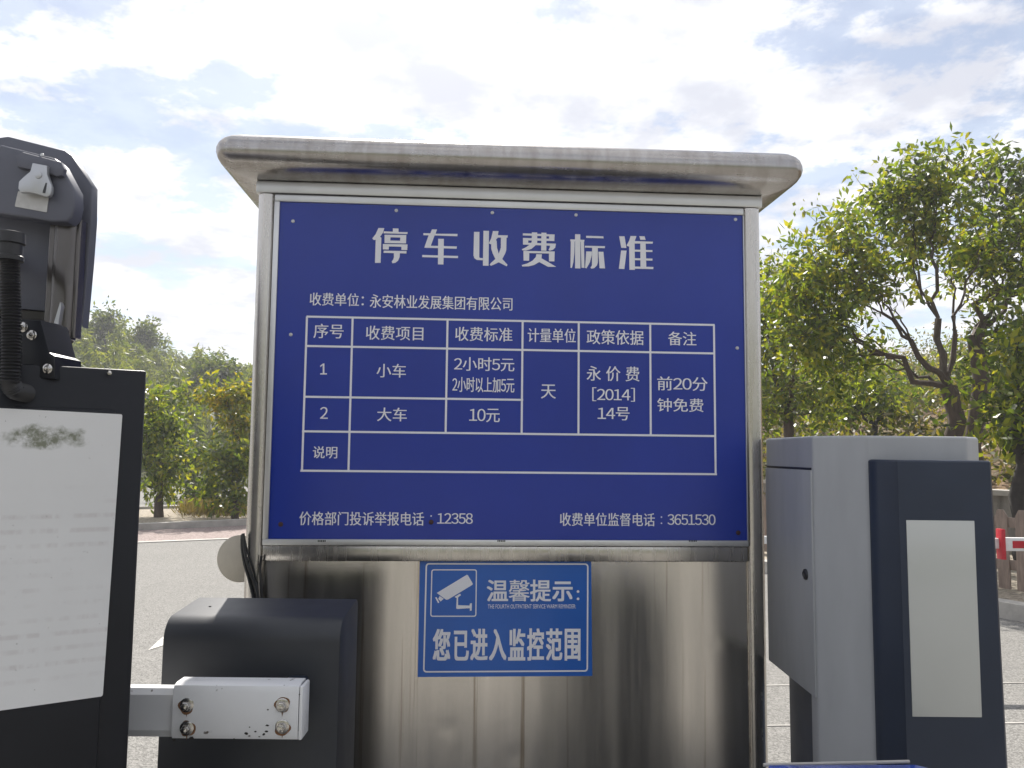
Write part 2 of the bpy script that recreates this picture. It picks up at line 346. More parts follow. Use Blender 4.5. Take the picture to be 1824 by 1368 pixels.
# painted arrow on the road, pointing at the viewer
arrow_px = [(264, 1159), (289, 1136), (412, 1077), (431, 1066), (500, 1050), (520, 1085), (400, 1120), (289, 1151)]
struct('road_arrow', sheet([gnd(*p)[:2] for p in arrow_px], 0.004), mat('road_paint', (0.55, 0.53, 0.48), 0.8, vary=0.15, vscale=9, dirt=(0.22, 0.21, 0.2), dscale=25, dlo=0.6, dhi=0.7))
for y in (1221, 1293):
    a, b = gnd(1290, y + 2), gnd(1480, y); d = (b - a).normalized()
    struct('road_joint', strip((a - d * 2)[:2], (b + d * 2)[:2], 0.014, 0.0, 0.004), KERB)

# right-hand bank: kerb, soil strip, retaining wall and red slope
KD = Vector((-0.453, 0.891)); KP = Vector((4.0, 6.62))
def bank(t, off):          # t along the kerb (away from the viewer), off to the right
    n = Vector((0.891, 0.453)); return KP + KD * t + n * off
p, q = bank(-9, 0), bank(26, 0)
struct('bank_kerb', strip(q, p, 0.16, 0.0, 0.13), KERB)
struct('bank_soil', sheet([bank(-9, .1), bank(26, .1), bank(26, 4.2), bank(-9, 4.2)], 0.09), SOIL)

def hmesh(name, xs, ys, fn, m, inside=None):
    mb = MB(); nx, ny = len(xs), len(ys)
    vs = []; 
    for y in ys:
        for x in xs: vs.append(fn(x, y))
    fs = [(j * nx + i, j * nx + i + 1, (j + 1) * nx + i + 1, (j + 1) * nx + i) for j in range(ny - 1) for i in range(nx - 1)]
    mb.add(vs, fs, True); return struct(name, mb, m)
def sstep(t): t = min(1, max(0, t)); return t * t * (3 - 2 * t)
def nz(x, y): return math.sin(x * .9 + 1.3) * math.sin(y * .7 + .4) + .5 * math.sin(x * 2.1 + y * 1.7)
def bank_h(t, o):      # slope behind the retaining wall
    return 0.72 + 1.6 * sstep((o - 4.2) / 6.5) + 3.4 * sstep((o - 9) / 22) + 0.10 * nz(t, o)
def bank_pt(t, o):
    b = bank(t, o); return (b.x, b.y, bank_h(t, o))
hmesh('red_slope', np.linspace(-14, 40, 60), np.linspace(4.2, 40, 50), lambda t, o: bank_pt(t, o), REDSOIL)
def lhill_h(x, y):
    s = -x / max(y, 1)
    return min(8.0, max(0.0, 3.5 + (s - .33) * 17)) * sstep((y - 27) / 26) + 2.2 * sstep((y - 40) / 60) + .25 * nz(x * .3, y * .3) * sstep((y - 27) / 10)
hmesh('hill', np.linspace(-110, 60, 60), np.linspace(26, 150, 45), lambda x, y: (x, y, lhill_h(x, y) - 0.06), HILLM)
# the valley side opposite, which the steel and the board mirror
hmesh('opposite_hill', np.linspace(-160, 160, 50), np.linspace(-140, -34, 30), lambda x, y: (x, y, 20 * sstep((-y - 34) / 80) + .8 * nz(x * .1, y * .12) - 0.5), HILLM)

# ================================================================== KIOSK (stainless cabinet with the fee board)
YAW = 0.06345638; CF = Frame(-0.59841, 2.0, YAW)
kiosk = thing('parking_kiosk', 'stainless steel kiosk with rounded overhanging hood holding the big blue fee board', 'kiosk', (CF.o.x, CF.o.y, 0), YAW)
DEP = 0.52; UL, UR = -0.056, 1.256
MB().box(UL + .008, UR - .008, 0.035, DEP, 0.0, 1.98, 0.01).build('body', STEEL, kiosk)
for a, b in ((UL, -0.013), (1.2095, UR)):
    e = (lambda ed: abs((ed.verts[0].co - ed.verts[1].co).z) > 0.5)
    MB().box(a, b, -0.006, 0.034, 0.0, 1.953, 0.016, 6, edges=e).build('post', STEEL, kiosk)
MB().box(UL - .004, UR + .004, -0.010, 0.03, 1.9545, 1.985, 0.003).build('top_moulding', ALU, kiosk)
MB().box(-0.0128, 1.2093, -0.002, 0.034, 1.0275, 1.0655, 0.003).build('cross_rail', STEEL, kiosk)
# lower sheet: a slightly buckled panel
def panel():
    mb = MB(); us = np.linspace(-0.0125, 1.209, 110); zs = np.linspace(0.04, 1.026, 90); vs = []
    dents = [(0.19, 0.91, .012, .0035), (0.175, 0.80, .014, .004), (0.23, 0.70, .010, .003), (0.20, 0.66, .013, .0035), (0.94, 0.76, .012, .003), (0.62, 0.55, .02, .003), (1.12, .82, .015, .003), (0.45, .62, .02, .003), (.06, .96, .02, .003)]
    for z in zs:
        for u in us:
            y = 0.016 + 0.0005 * math.sin(u * 17 + 0.8 * math.sin(z * 3.1)) + 0.0003 * math.sin(u * 31 + 1.5 + .7 * math.sin(z * 4 + 1)) + 0.00018 * math.sin(u * 53 + z * 2) + 0.0006 * math.sin(z * 5 + u * 2)
            y -= 0.0065 * sstep((u - .72) / .34)
            for du, dz, r, a in dents: y += .22 * a * math.exp(-((u - du) ** 2 + (z - dz) ** 2) / (r * r))
            vs.append((u, y, z))
    n = len(us); fs = [(j * n + i, j * n + i + 1, (j + 1) * n + i + 1, (j + 1) * n + i) for j in range(len(zs) - 1) for i in range(n - 1)]
    mb.add(vs, fs, True); mb.build('lower_panel', STEEL_PANEL, kiosk)
panel()
def hood():
    prof = [(-0.004, 1.9855), (0.012, 1.9865), (0.030, 1.9900)]
    for k in range(11):
        th = R_(-72 + 162 * k / 10); prof.append((0.046 + 0.046 * math.cos(th), 2.0405 + 0.0455 * math.sin(th)))
    prof += [(-0.03, 2.091), (-0.20, 2.100)]
    mb = MB(); vs = []; NC = 5
    for o, z in prof:
        x0, x1, y0, y1 = UL - o, UR + o, 0.0 - o, DEP + o; r = max(0.004, 0.012 + o * 0.25) if o > -0.1 else 0.004
        for cx, cy, a0 in ((x0 + r, y0 + r, 180), (x1 - r, y0 + r, 270), (x1 - r, y1 - r, 0), (x0 + r, y1 - r, 90)):
            for k in range(NC):
                th = R_(a0 + 90 * k / (NC - 1)); vs.append((cx + r * math.cos(th), cy + r * math.sin(th), z))
    n = 4 * NC; fs = [(i * n + k, i * n + (k + 1) % n, (i + 1) * n + (k + 1) % n, (i + 1) * n + k) for i in range(len(prof) - 1) for k in range(n)]
    fs.append(tuple(range((len(prof) - 1) * n, len(prof) * n)))
    mb.add(vs, fs, True); mb.build('hood', STEEL_HOOD, kiosk)
hood()
MB().box(0.05, 1.15, DEP, DEP + .012, 0.25, 1.8, 0.004).build('rear_door', STEEL, kiosk)

# fee board, screwed on
board = thing('fee_board', 'large blue parking fee board with white table and lettering screwed to the steel kiosk', 'sign', (CF.o.x, CF.o.y, 0), YAW)
BW0 = -0.0045
MB().box(0.001, 1.2065, BW0, 0.006, 1.082, 1.9325).build('panel', BOARD, board)
fr = MB(); fo = -0.009
for a in ((-0.0125, 1.2092, 1.9328, 1.9510), (-0.0125, 1.2092, 1.0665, 1.0817)): fr.box(a[0], a[1], fo, 0.005, a[2], a[3], 0.002)
for a in ((-0.0125, 0.0008, 1.0819, 1.9326), (1.2067, 1.2092, 1.0819, 1.9326)): fr.box(a[0], a[1], fo, 0.005, a[2], a[3], 0.001)
fr.build('frame', ALU, board)
def B(px, py): return CF.loc(px, py, BW0)
TW = BW0 - 0.0012
# table
tl = MB(); h = 0.0026
def hline(x0, y0, x1, y1, k=0):
    a, b = B(x0, y0), B(x1, y1); z = (a[1] + b[1]) / 2; tl.flat([(a[0] - h, z - h), (b[0] + h, z - h), (b[0] + h, z + h), (a[0] - h, z + h)], TW)
def vline(x0, y0, x1, y1):
    a, b = B(x0, y0), B(x1, y1); u = (a[0] + b[0]) / 2; tl.flat([(u - h, b[1]), (u + h, b[1]), (u + h, a[1]), (u - h, a[1])], TW + 0.0001)
hline(548, 564, 1271, 579); hline(546, 617, 1271, 629); hline(543, 707, 930, 712); hline(540, 768, 1273, 777); hline(537, 838, 1275, 845)
vline(548, 564, 537, 838); vline(628, 566, 621, 839); vline(797, 570, 794, 771); vline(931, 573, 929, 773); vline(1031, 575, 1030, 774); vline(1158, 577, 1159, 776); vline(1271, 579, 1275, 845)
tl.build('table_grid', BWHITE, board)
LINES = [('序号', 559, 577, 612, 602.7), ('收费项目', 652, 581, 754, 606), ('收费标准', 811, 583, 912.5, 608), ('计量单位', 940, 585, 1025.5, 610), ('政策依据', 1045, 588, 1146, 614), ('备注', 1190, 591, 1240, 615.5),
         ('小车', 671, 648, 723, 672.5), ('2小时5元', 809, 636.5, 916, 661), ('2小时以上加5元', 806, 672, 916, 699), ('2', 570.5, 725, 584, 746), ('大车', 672, 726, 724.5, 750.5), ('10元', 836, 728, 890, 752),
         ('天', 963.7, 685, 990, 710), ('永 价 费', 1045, 652.5, 1138.6, 679), ('[2014]', 1055, 690.5, 1130.5, 715), ('14号', 1064.6, 725, 1121, 748.5), ('前20分', 1170.7, 671, 1260, 696), ('钟免费', 1170.7, 709.5, 1252.7, 733.5),
         ('说明', 557.6, 795, 600.7, 816.5), ('价格部门投诉举报电话', 533.5, 911.5, 755, 936), ('12358', 779, 914, 842, 933), ('收费单位监督电话', 997.4, 913.5, 1166, 937), ('3651530', 1189, 916, 1274, 935), ('收费单位：', 552, 522, 648, 545), ('永安林业发展集团有限公司', 659, 527, 912.6, 551)]
for body, x0, y0, x1, y1 in LINES:
    ym, xm = (y0 + y1) / 2, (x0 + x1) / 2; mb = MB()
    text_in(mb, body, B(x0, ym)[0], B(x1, ym)[0], B(xm, y1)[1], B(xm, y0)[1], TW, ((-.0004, 0), (.0004, 0)))
    mb.build('lettering', BWHITE, board)
for x0, y0 in ((768, 924), (1178, 926)):
    mb = MB()
    for dy in (-5, 6): u, z = B(x0, y0 + dy); mb.flat([(u + .0021 * math.cos(t * .7854), z + .0021 * math.sin(t * .7854)) for t in range(8)], TW)
    mb.build('lettering', BWHITE, board)
mb = MB(); mb.flat([B(*p) for p in ((570.5, 651.5), (575.5, 647.5), (578, 647.5), (578, 664.8), (582.5, 664.8), (582.5, 667.2), (570.5, 667.2), (570.5, 664.8), (575, 664.8), (575, 650.8), (570.5, 654))], TW); mb.build('lettering', BWHITE, board)
# heading, drawn stroke by stroke
TITLE = [((650, 390), [
    ([(245,165),(350,168),(330,245),(275,325),(298,340),(285,795),(182,795),(195,380),(160,382),(133,355),(195,275)],),
    ([(505,172),(607,175),(607,238),(772,240),(768,275),(335,262),(345,225),(505,232)],),
    ([(355,288),(748,292),(742,445),(355,438)], [(462,335),(638,338),(636,395),(460,392)]),
    ([(325,455),(770,462),(765,565),(660,562),(660,505),(435,500),(430,555),(325,552)],),
    ([(340,575),(752,582),(750,627),(632,622),(628,690),(600,755),(550,795),(498,803),(485,770),(512,735),(525,690),(522,620),(338,615)],),
    ([(1210,190),(1303,192),(1275,268),(1672,272),(1670,315),(1258,300),(1190,485),(1660,498),(1655,540),(1075,522),(1078,500),(1150,298),(1055,295),(1055,258),(1180,262)],),
    ([(1322,360),(1425,362),(1418,825),(1318,822)],), ([(1035,652),(1682,670),(1680,710),(1033,692)],)]),
  ((830, 390), [
    ([(145,235),(243,235),(240,690),(250,705),(305,710),(302,748),(195,742),(150,710),(135,660)],), ([(315,215),(415,218),(408,848),(305,845)],),
    ([(485,220),(588,222),(575,295),(755,298),(750,340),(732,342),(728,560),(710,620),(655,725),(750,830),(735,858),(680,830),(590,785),(520,820),(450,848),(430,830),(445,800),(530,725),(480,620),(455,540),(455,460),(425,452),(415,435),(455,350)], [(575,338),(630,340),(628,520),(592,630),(560,520),(555,400),(540,380)]),
    ([(1027,260),(1600,282),(1598,320),(1025,300)],), ([(1500,282),(1598,284),(1595,402),(1497,400)],), ([(1030,345),(1595,362),(1595,402),(1028,388)],), ([(1028,345),(1125,348),(1122,465),(1028,462)],),
    ([(1028,430),(1620,448),(1615,490),(1028,466)],), ([(1520,450),(1622,452),(1610,520),(1570,560),(1510,578),(1488,560),(1510,520)],),
    ([(1188,245),(1285,248),(1285,430),(1255,480),(1180,545),(1080,575),(1020,570),(1005,550),(1080,515),(1150,465),(1185,420)],), ([(1360,250),(1452,253),(1450,578),(1355,575)],),
    ([(1035,580),(1600,590),(1595,770),(1497,768),(1495,628),(1142,620),(1138,760),(1038,755)],),
    ([(1268,640),(1368,642),(1362,715),(1480,780),(1628,868),(1480,868),(1320,782),(1230,835),(1130,860),(1015,862),(1005,835),(1110,805),(1200,755),(1260,690)],)]),
  ((1000, 400), [
    ([(245,175),(340,178),(342,795),(245,792)],), ([(160,268),(415,278),(410,312),(158,303)],), ([(168,300),(238,303),(232,520),(215,680),(190,785),(162,782)],), ([(345,303),(405,305),(415,785),(362,782)],),
    ([(445,205),(755,215),(760,252),(442,243)],), ([(425,385),(785,393),(780,430),(420,418)],), ([(552,420),(655,422),(655,690),(640,740),(590,790),(540,800),(522,780),(548,740)],),
    ([(445,488),(548,490),(545,560),(510,690),(450,795),(425,785)],), ([(665,493),(755,495),(785,795),(685,792)],),
    ([(1040,212),(1138,214),(1172,425),(1078,422)],), ([(1075,470),(1175,472),(1135,805),(1035,800)],),
    ([(1245,208),(1352,210),(1322,300),(1650,312),(1645,348),(1320,345),(1325,820),(1225,818),(1220,400),(1190,392),(1175,378),(1222,290)],), ([(1405,212),(1498,214),(1518,280),(1422,278)],),
    ([(1420,345),(1518,347),(1530,770),(1425,768)],), ([(1320,455),(1640,465),(1640,498),(1320,492)],), ([(1320,610),(1640,618),(1640,655),(1320,645)],), ([(1320,760),(1658,768),(1655,808),(1320,800)],)])]
for (ox, oy), strokes in TITLE:
  for half in (0, 1):
    hd = MB()
    for k, st in enumerate(q for q in strokes if (min(p[0] for p in q[0]) > 900) == bool(half)):
        cv = [[B(ox + p[0] / 10.133, oy + p[1] / 10.133) for p in loop] for loop in st]
        hd.flat(cv[0], TW - 0.00012 * k, cv[1:])
    hd.build('heading', BWHITE, board)
for px, py in ((522, 394), (706, 375), (877, 379), (1026, 383), (1310, 391), (518, 596), (1313, 620)):
    u, z = B(px, py); MB().lathe([(0.0046, 0), (0.0046, -0.0012), (0.0030, -0.0028), (0.0013, -0.0030), (0.0012, -0.0016), (0.0004, -0.0016)], (u, BW0, z), 'y', 14).build('rivet', ALU, board)
RDARK = mat('rusty_rivet', (0.05, 0.022, 0.02), 0.7, vary=0.3, vscale=60)
for px, py in ((500, 934), (768, 930), (1315, 949)):
    u, z = B(px, py); MB().lathe([(0.0062, 0), (0.006, -0.001), (0.004, -0.002), (0.0004, -0.002)], (u, BW0, z), 'y', 14).build('rivet', RDARK, board)['label'] = 'rusty dark rivet'
for px in (573, 893, 1234):
    pm = MB()
    for k in range(5):
        u, z = CF.loc(px - 6 + 3 * k, 963.6, fo); pm.box(u - .0014, u + .0014, fo - .0004, fo, z - .0022, z + .0022)
    pm.build('print_mark', BLACK, board)

# blue warning sticker on the lower sheet
SW = 0.0088
stk = thing('warning_sticker', 'small bright blue surveillance warning sticker with white camera symbol on the lower steel sheet', 'sticker', (CF.o.x, CF.o.y, 0), YAW)
def S(px, py): return CF.loc(px, py, SW)
a, b, c, d = S(748, 994), S(1053, 993), S(1055, 1204), S(744, 1206)
sb = MB(); sb.prism([(a[0], a[1] - .003), (a[0] + .03, a[1] + .002), (b[0] - .002, b[1] + .002), b, c, d], SW, SW + 0.0012); sb.build('backing', STICK, stk)
def Z4(x, y): return S(750 + x / 5.884, 1000 + y / 5.884)
def rr(pts, rad, n=5):
    out = []; N_ = len(pts)
    for i in range(N_):
        p0, p1, p2 = Vector(pts[i - 1]), Vector(pts[i]), Vector(pts[(i + 1) % N_]); d0 = (p0 - p1).normalized(); d2 = (p2 - p1).normalized()
        for k in range(n + 1):
            t = k / n; q = (p1 + d0 * rad) * (1 - t) ** 2 + p1 * 2 * t * (1 - t) + (p1 + d2 * rad) * t * t; out.append(tuple(q))
    return out
def ring(mb, q, th, rad, w):
    cx = sum(p[0] for p in q) / 4; cz = sum(p[1] for p in q) / 4
    inn = [(p[0] + (th if p[0] < cx else -th), p[1] + (th if p[1] < cz else -th)) for p in q]
    o, i = rr(q, rad), rr(inn, max(.001, rad - th)); n = len(o)
    mb.add([(p[0], w, p[1]) for p in o] + [(p[0], w, p[1]) for p in i], [(k, (k + 1) % n, n + (k + 1) % n, n + k)[::-1] for k in range(n)])
SWt = SW - 0.0008
mb = MB(); ring(mb, [Z4(48, 16), Z4(1755, 20), Z4(1750, 1155), Z4(20, 1165)], 0.0038, 0.010, SWt); mb.build('border', BWHITE, stk)
mb = MB(); ring(mb, [Z4(108, 82), Z4(586, 82), Z4(580, 580), Z4(96, 580)], 0.0028, 0.007, SWt)
for poly in ([(165,330),(478,140),(490,142),(542,232),(538,245),(285,398),(265,402),(222,372)], [(195,362),(238,390),(206,420),(180,392)], [(148,378),(162,372),(192,428),(178,438)],
             [(350,372),(408,338),(420,352),(388,376),(388,458),(508,462),(512,440),(533,436),(530,515),(512,518),(510,490),(378,498),(368,490),(374,384)]):
    mb.flat([Z4(*p) for p in poly], SWt)
mb.build('camera_symbol', BWHITE, stk)
def stext(body, x0, y0, x1, y1, off, offz=None):
    mb = MB(); u0, z1 = Z4(x0, y0); u1, z0 = Z4(x1, y1); o2 = off if offz is None else offz; text_in(mb, body, u0 + off, u1 - off, z0 + o2, z1 - o2, SWt, ((-off, -o2), (off, -o2), (-off, o2), (off, o2), (0, 0)) if off else ((0, 0),)); mb.build('lettering', BWHITE, stk)
stext('温', 690, 192, 912, 418, .0011, .0008); stext('馨', 920, 192, 1138, 418, .0005, .0003); stext('提', 1143, 190, 1362, 420, .0011, .0008); stext('示', 1375, 210, 1588, 418, .0013)
mb = MB()
for y in (315, 392):
    u, z = Z4(1645, y); mb.flat([(u + .0035 * math.cos(t * .4488), z + .0035 * math.sin(t * .4488)) for t in range(14)], SWt)
mb.build('lettering', BWHITE, stk)
stext('THE FOURTH OUTPATIENT SERVICE WARM REMINDER:', 700, 450, 1622, 492, 0)
for ch, x0, x1, y0 in (('您', 125, 305, 705), ('已', 345, 500, 725), ('进', 520, 697, 705), ('入', 715, 893, 705), ('监', 915, 1092, 705), ('控', 1112, 1288, 700), ('范', 1310, 1480, 702), ('围', 1505, 1670, 705)):
    stext(ch, x0, y0, x1, 1038, .0017, .0013)

# ================================================================== BARRIER GATE (front left)
BF = Frame(0, 0, 0.0)
gate = thing('barrier_gate', 'dark navy barrier gate cabinet with rounded lid and white arm in front of the kiosk', 'barrier gate', (-0.5, 1.6, 0))
def rel(o, x, y, z=0): return (x - o.location.x, y - o.location.y, z - o.location.z)
gx, gy = gate.location.x, gate.location.y
# rounded-front housing: profile in (depth, height) extruded along x
def housing():
    b = bmesh.new(); prof = [(0.0, 0.0), (0.0, 0.925)]
    for k in range(1, 8):
        th = R_(180 - 90 * k / 8); prof.append((0.045 + 0.045 * math.cos(th), 0.925 + 0.045 * math.sin(th)))
    prof += [(0.05, 0.970), (0.172, 0.979), (0.18, 0.972), (0.18, 0.0)]
    x0, x1 = -0.6785 - gx, -0.331 - gx
    A = [b.verts.new((x0, p[0], p[1])) for p in prof]; Bv = [b.verts.new((x1, p[0], p[1])) for p in prof]; n = len(prof)
    fa, fb = b.faces.new(A[::-1]), b.faces.new(Bv)
    for i in range(n): b.faces.new((A[i], A[(i + 1) % n], Bv[(i + 1) % n], Bv[i]))
    bmesh.ops.recalc_face_normals(b, faces=b.faces)
    bmesh.ops.bevel(b, geom=list(fa.edges) + list(fb.edges), offset=0.004, segments=2, profile=0.5, affect='EDGES')
    return MB().bm(b, True)
hs = housing().build('housing', NAVY, gate)
MB().lathe([(0.0028, 0.0), (0.0026, 0.0012), (0.0003, 0.0014)], (-0.625 - gx, 0.10, 0.974), 'z', 10).build('lid_screw', BLACK, gate)
MB().box(-0.43 - gx, -0.387 - gx, -0.118, -0.002, 0.788, 0.866, 0.010, 4).build('hub', NAVY2, gate)
AY = 1.48 - gy     # front face of the bracket
arm = MB()
# arm: an octagonal extrusion running left behind the ticket column
pf = [(0.0, 0.795), (0.0, 0.857), (0.009, 0.8665), (0.030, 0.8665), (0.040, 0.857), (0.040, 0.790), (0.032, 0.782), (0.006, 0.782)]
x0, x1 = -4.6 - gx, -0.44 - gx; n = len(pf)
arm.add([(x0, AY + .008 + p[0], p[1]) for p in pf] + [(x1, AY + .008 + p[0], p[1]) for p in pf], [(i, (i + 1) % n, n + (i + 1) % n, n + i) for i in range(n)] + [tuple(range(n))[::-1], tuple(range(n, 2 * n))])
arm.build('arm', ARMW, gate)
# bracket: folded channel round the root of the arm
bk = MB(); bp = [(0.016, 0.8785), (0.004, 0.8755), (0.0, 0.866), (0.0, 0.793), (0.004, 0.783), (0.016, 0.7795)]
bi = [(p[0] + .003, p[1] + (-.003 if p[1] > .83 else .003)) for p in bp]; pr = bp + [(0.047, 0.7795), (0.047, 0.7825)] + bi[::-1] + [(0.047, 0.8755), (0.047, 0.8785)]
b = bmesh.new(); x0, x1 = -0.604 - gx, -0.378 - gx; n = len(pr)
A = [b.verts.new((x0, AY + p[0], p[1])) for p in pr]; Bv = [b.verts.new((x1, AY + p[0], p[1])) for p in pr]
for i in range(n): b.faces.new((A[i], A[(i + 1) % n], Bv[(i + 1) % n], Bv[i]))
for i in range(5):
    for V in (A, Bv):
        b.faces.new((V[i], V[i + 1], V[n - 3 - i - 1], V[n - 3 - i]))
bmesh.ops.recalc_face_normals(b, faces=b.faces)
bk.bm(b, True)
bk.box(-0.3775 - gx, -0.3705 - gx, AY + .001, AY + .05, 0.782, 0.876, 0.003)
brk = bk.build('bracket', ARMW, gate)
for px, py in ((333, 1256), (333, 1297), (503, 1256), (503, 1294)):
    P = at(px, py, 1.48); c = (P.x - gx, AY, P.z)
    rs = MB(); ph = rng.uniform(0, 6.28, 3); rnd = [.0135 + .002 * math.sin(k * .2618 + ph[0]) + .0013 * math.sin(k * .2618 * 3 + ph[1]) + .0007 * math.sin(k * .2618 * 5 + ph[2]) for k in range(24)]
    rs.flat([(c[0] + rnd[k] * math.cos(k * .2618), c[2] - .001 + rnd[k] * math.sin(k * .2618)) for k in range(24)], AY - 0.0006)
    rs.flat([(c[0] - .0016, c[2] - .004), (c[0] + .0022, c[2] - .005), (c[0] + .0016, c[2] - .015), (c[0] + .0002, c[2] - .021), (c[0] - .0008, c[2] - .014)], AY - 0.0005)
    bo = hexbolt(brk, c, 0.0084, 0.011); rs.build('rust_stain', RUST, bo)
BARE = mat('bare_spot', (0.03, 0.026, 0.024), 0.8)
# paint chips on the lower right of the bracket
for cx, cz, s in [(439, 1307, 5), (444, 1311, 3), (470, 1308, 4), (475, 1303, 4), (476, 1292, 3.5), (477, 1264, 2.5), (445, 1295, 2), (455, 1303, 2.5), (462, 1312, 2), (417, 1316, 2), (340, 1315, 6), (310, 1318, 4), (533, 1237, 2)]:
    P = at(cx, cz, 1.48); k = s * .0009; ch = MB()
    ch.flat([(P.x - gx + k * rng.uniform(.5, 1.3) * math.cos(t), P.z + k * .6 * rng.uniform(.5, 1.3) * math.sin(t)) for t in np.linspace(0, 5.4, 7)], AY - 0.0005)
    ch.build('paint_chip', BARE, brk)

# ================================================================== TICKET COLUMN (left edge)
KF = Frame(at(261, 660, 1.3).x, 1.3, R_(30))
colm = thing('ticket_column', 'black steel ticket column at the left edge carrying a camera and a faded notice', 'column', (KF.o.x, KF.o.y, 0), KF.yaw)
ZT = KF.loc(261, 660)[1]
MB().box(-0.36, 0.0, 0.0, 0.26, 0.0, ZT, 0.004).build('housing', BLACK, colm)
ud = KF.loc(176, 1290)[0] 
MB().box(-0.352, ud, -0.006, 0.001, 0.06, KF.loc(218, 735)[1] + .004, 0.002).build('front_door', BLACK, colm)
cu0, cu1 = KF.loc(0, 700)[0] - .03, 0.0
for px, py in ((195, 665),):
    u, z = KF.loc(px, py); hexbolt(colm, (u, 0.0, z), 0.0042, 0.005, name='screw', washer=False)
# notice
no = tag(MB().build('tmp', BLACK), 'x', 'x'); bpy.data.objects.remove(no)
PAPER = bpy.data.materials.new('faded_notice'); PAPER.use_nodes = True
def paper():
    nt = PAPER.node_tree; P = nt.nodes['Principled BSDF']; N = nt.nodes.new; L = nt.links.new
    tc = N('ShaderNodeTexCoord'); sp = N('ShaderNodeSeparateXYZ'); L(tc.outputs['Object'], sp.inputs[0])
    def noise(scale, st, det=4, rough=.6):
        mp = N('ShaderNodeMapping'); mp.inputs['Scale'].default_value = st; L(tc.outputs['Object'], mp.inputs[0]); n = N('ShaderNodeTexNoise'); n.inputs['Scale'].default_value = scale; n.inputs['Detail'].default_value = det; n.inputs['Roughness'].default_value = rough; L(mp.outputs[0], n.inputs['Vector']); return n.outputs[0]
    def mr(x, a, b, c=0., d=1.):
        r = N('ShaderNodeMapRange'); r.inputs[1].default_value = a; r.inputs[2].default_value = b; r.inputs[3].default_value = c; r.inputs[4].default_value = d; L(x, r.inputs[0]); return r.outputs[0]
    def M(op, a, b):
        n = N('ShaderNodeMath'); n.operation = op
        for i, v in enumerate((a, b)):
            if isinstance(v, (int, float)): n.inputs[i].default_value = v
            else: L(v, n.inputs[i])
        return n.outputs[0]
    # sun-bleached print: faint rows
    row = M('SINE', M('MULTIPLY', sp.outputs[2], 285.0), 0.0); rowm = mr(row, 0.25, 0.9)
    txt = M('MULTIPLY', M('MULTIPLY', rowm, mr(noise(60, (1, 1, .25), 3), .42, .6)), mr(noise(7, (.4, 1, 2.2), 2), .42, .58))
    zr = mr(sp.outputs[2], 0.93, 0.97); txt = M('MULTIPLY', M('MULTIPLY', txt, zr), mr(sp.outputs[2], 1.25, 1.22))
    m1 = N('ShaderNodeMix'); m1.data_type = 'RGBA'; m1.inputs['A'].default_value = (0.72, 0.72, 0.715, 1); m1.inputs['B'].default_value = (0.50, 0.455, 0.45, 1); L(M('MULTIPLY', txt, .42), m1.inputs['Factor'])
    # mould stain near the top
    dx = M('DIVIDE', M('SUBTRACT', sp.outputs[0], paper.su), 0.058); dz = M('DIVIDE', M('SUBTRACT', sp.outputs[2], paper.sz), 0.021)
    dd = M('ADD', M('MULTIPLY', dx, dx), M('MULTIPLY', dz, dz)); dd = M('ADD', dd, M('MULTIPLY', M('SUBTRACT', noise(38, (1, 1, 1), 4), .5), 2.6)); st = M('MULTIPLY', mr(dd, 1.0, 0.35), mr(noise(70, (1, 1, 1), 7, .7), .36, .60))
    m2 = N('ShaderNodeMix'); m2.data_type = 'RGBA'; L(m1.outputs['Result'], m2.inputs['A']); m2.inputs['B'].default_value = (0.20, 0.21, 0.155, 1); L(st, m2.inputs['Factor'])
    gr = mr(noise(3, (1, 1, 1), 6), .3, .75, 1.04, .90); s = N('ShaderNodeVectorMath'); s.operation = 'SCALE'; L(m2.outputs['Result'], s.inputs[0]); L(gr, s.inputs['Scale'])
    spk = mr(noise(160, (1, 1, 1), 2), .73, .76); m3 = N('ShaderNodeMix'); m3.data_type = 'RGBA'; L(M('MULTIPLY', spk, .6), m3.inputs['Factor']); L(s.outputs[0], m3.inputs['A']); m3.inputs['B'].default_value = (.2, .19, .18, 1)
    L(m3.outputs['Result'], P.inputs['Base Color']); P.inputs['Roughness'].default_value = 0.45
paper.su, paper.sz = KF.loc(82, 780)
paper()
pw = -0.0068
q = [KF.loc(218, 738, pw), KF.loc(183, 1240, pw), KF.loc(0, 1255, pw), KF.loc(0, 729, pw)]
du = 0.10; q[2] = (q[2][0] - du, q[2][1] - .010); q[3] = (q[3][0] - du, q[3][1] + .004)
notice = MB().prism(rr(q, 0.003, 3), pw - .0006, pw).build('notice', PAPER); notice.location = (KF.o.x, KF.o.y, 0); notice.rotation_euler = (0, 0, KF.yaw)
tag(notice, 'white sun bleached paper notice with a mould stain stuck on the black column', 'notice')

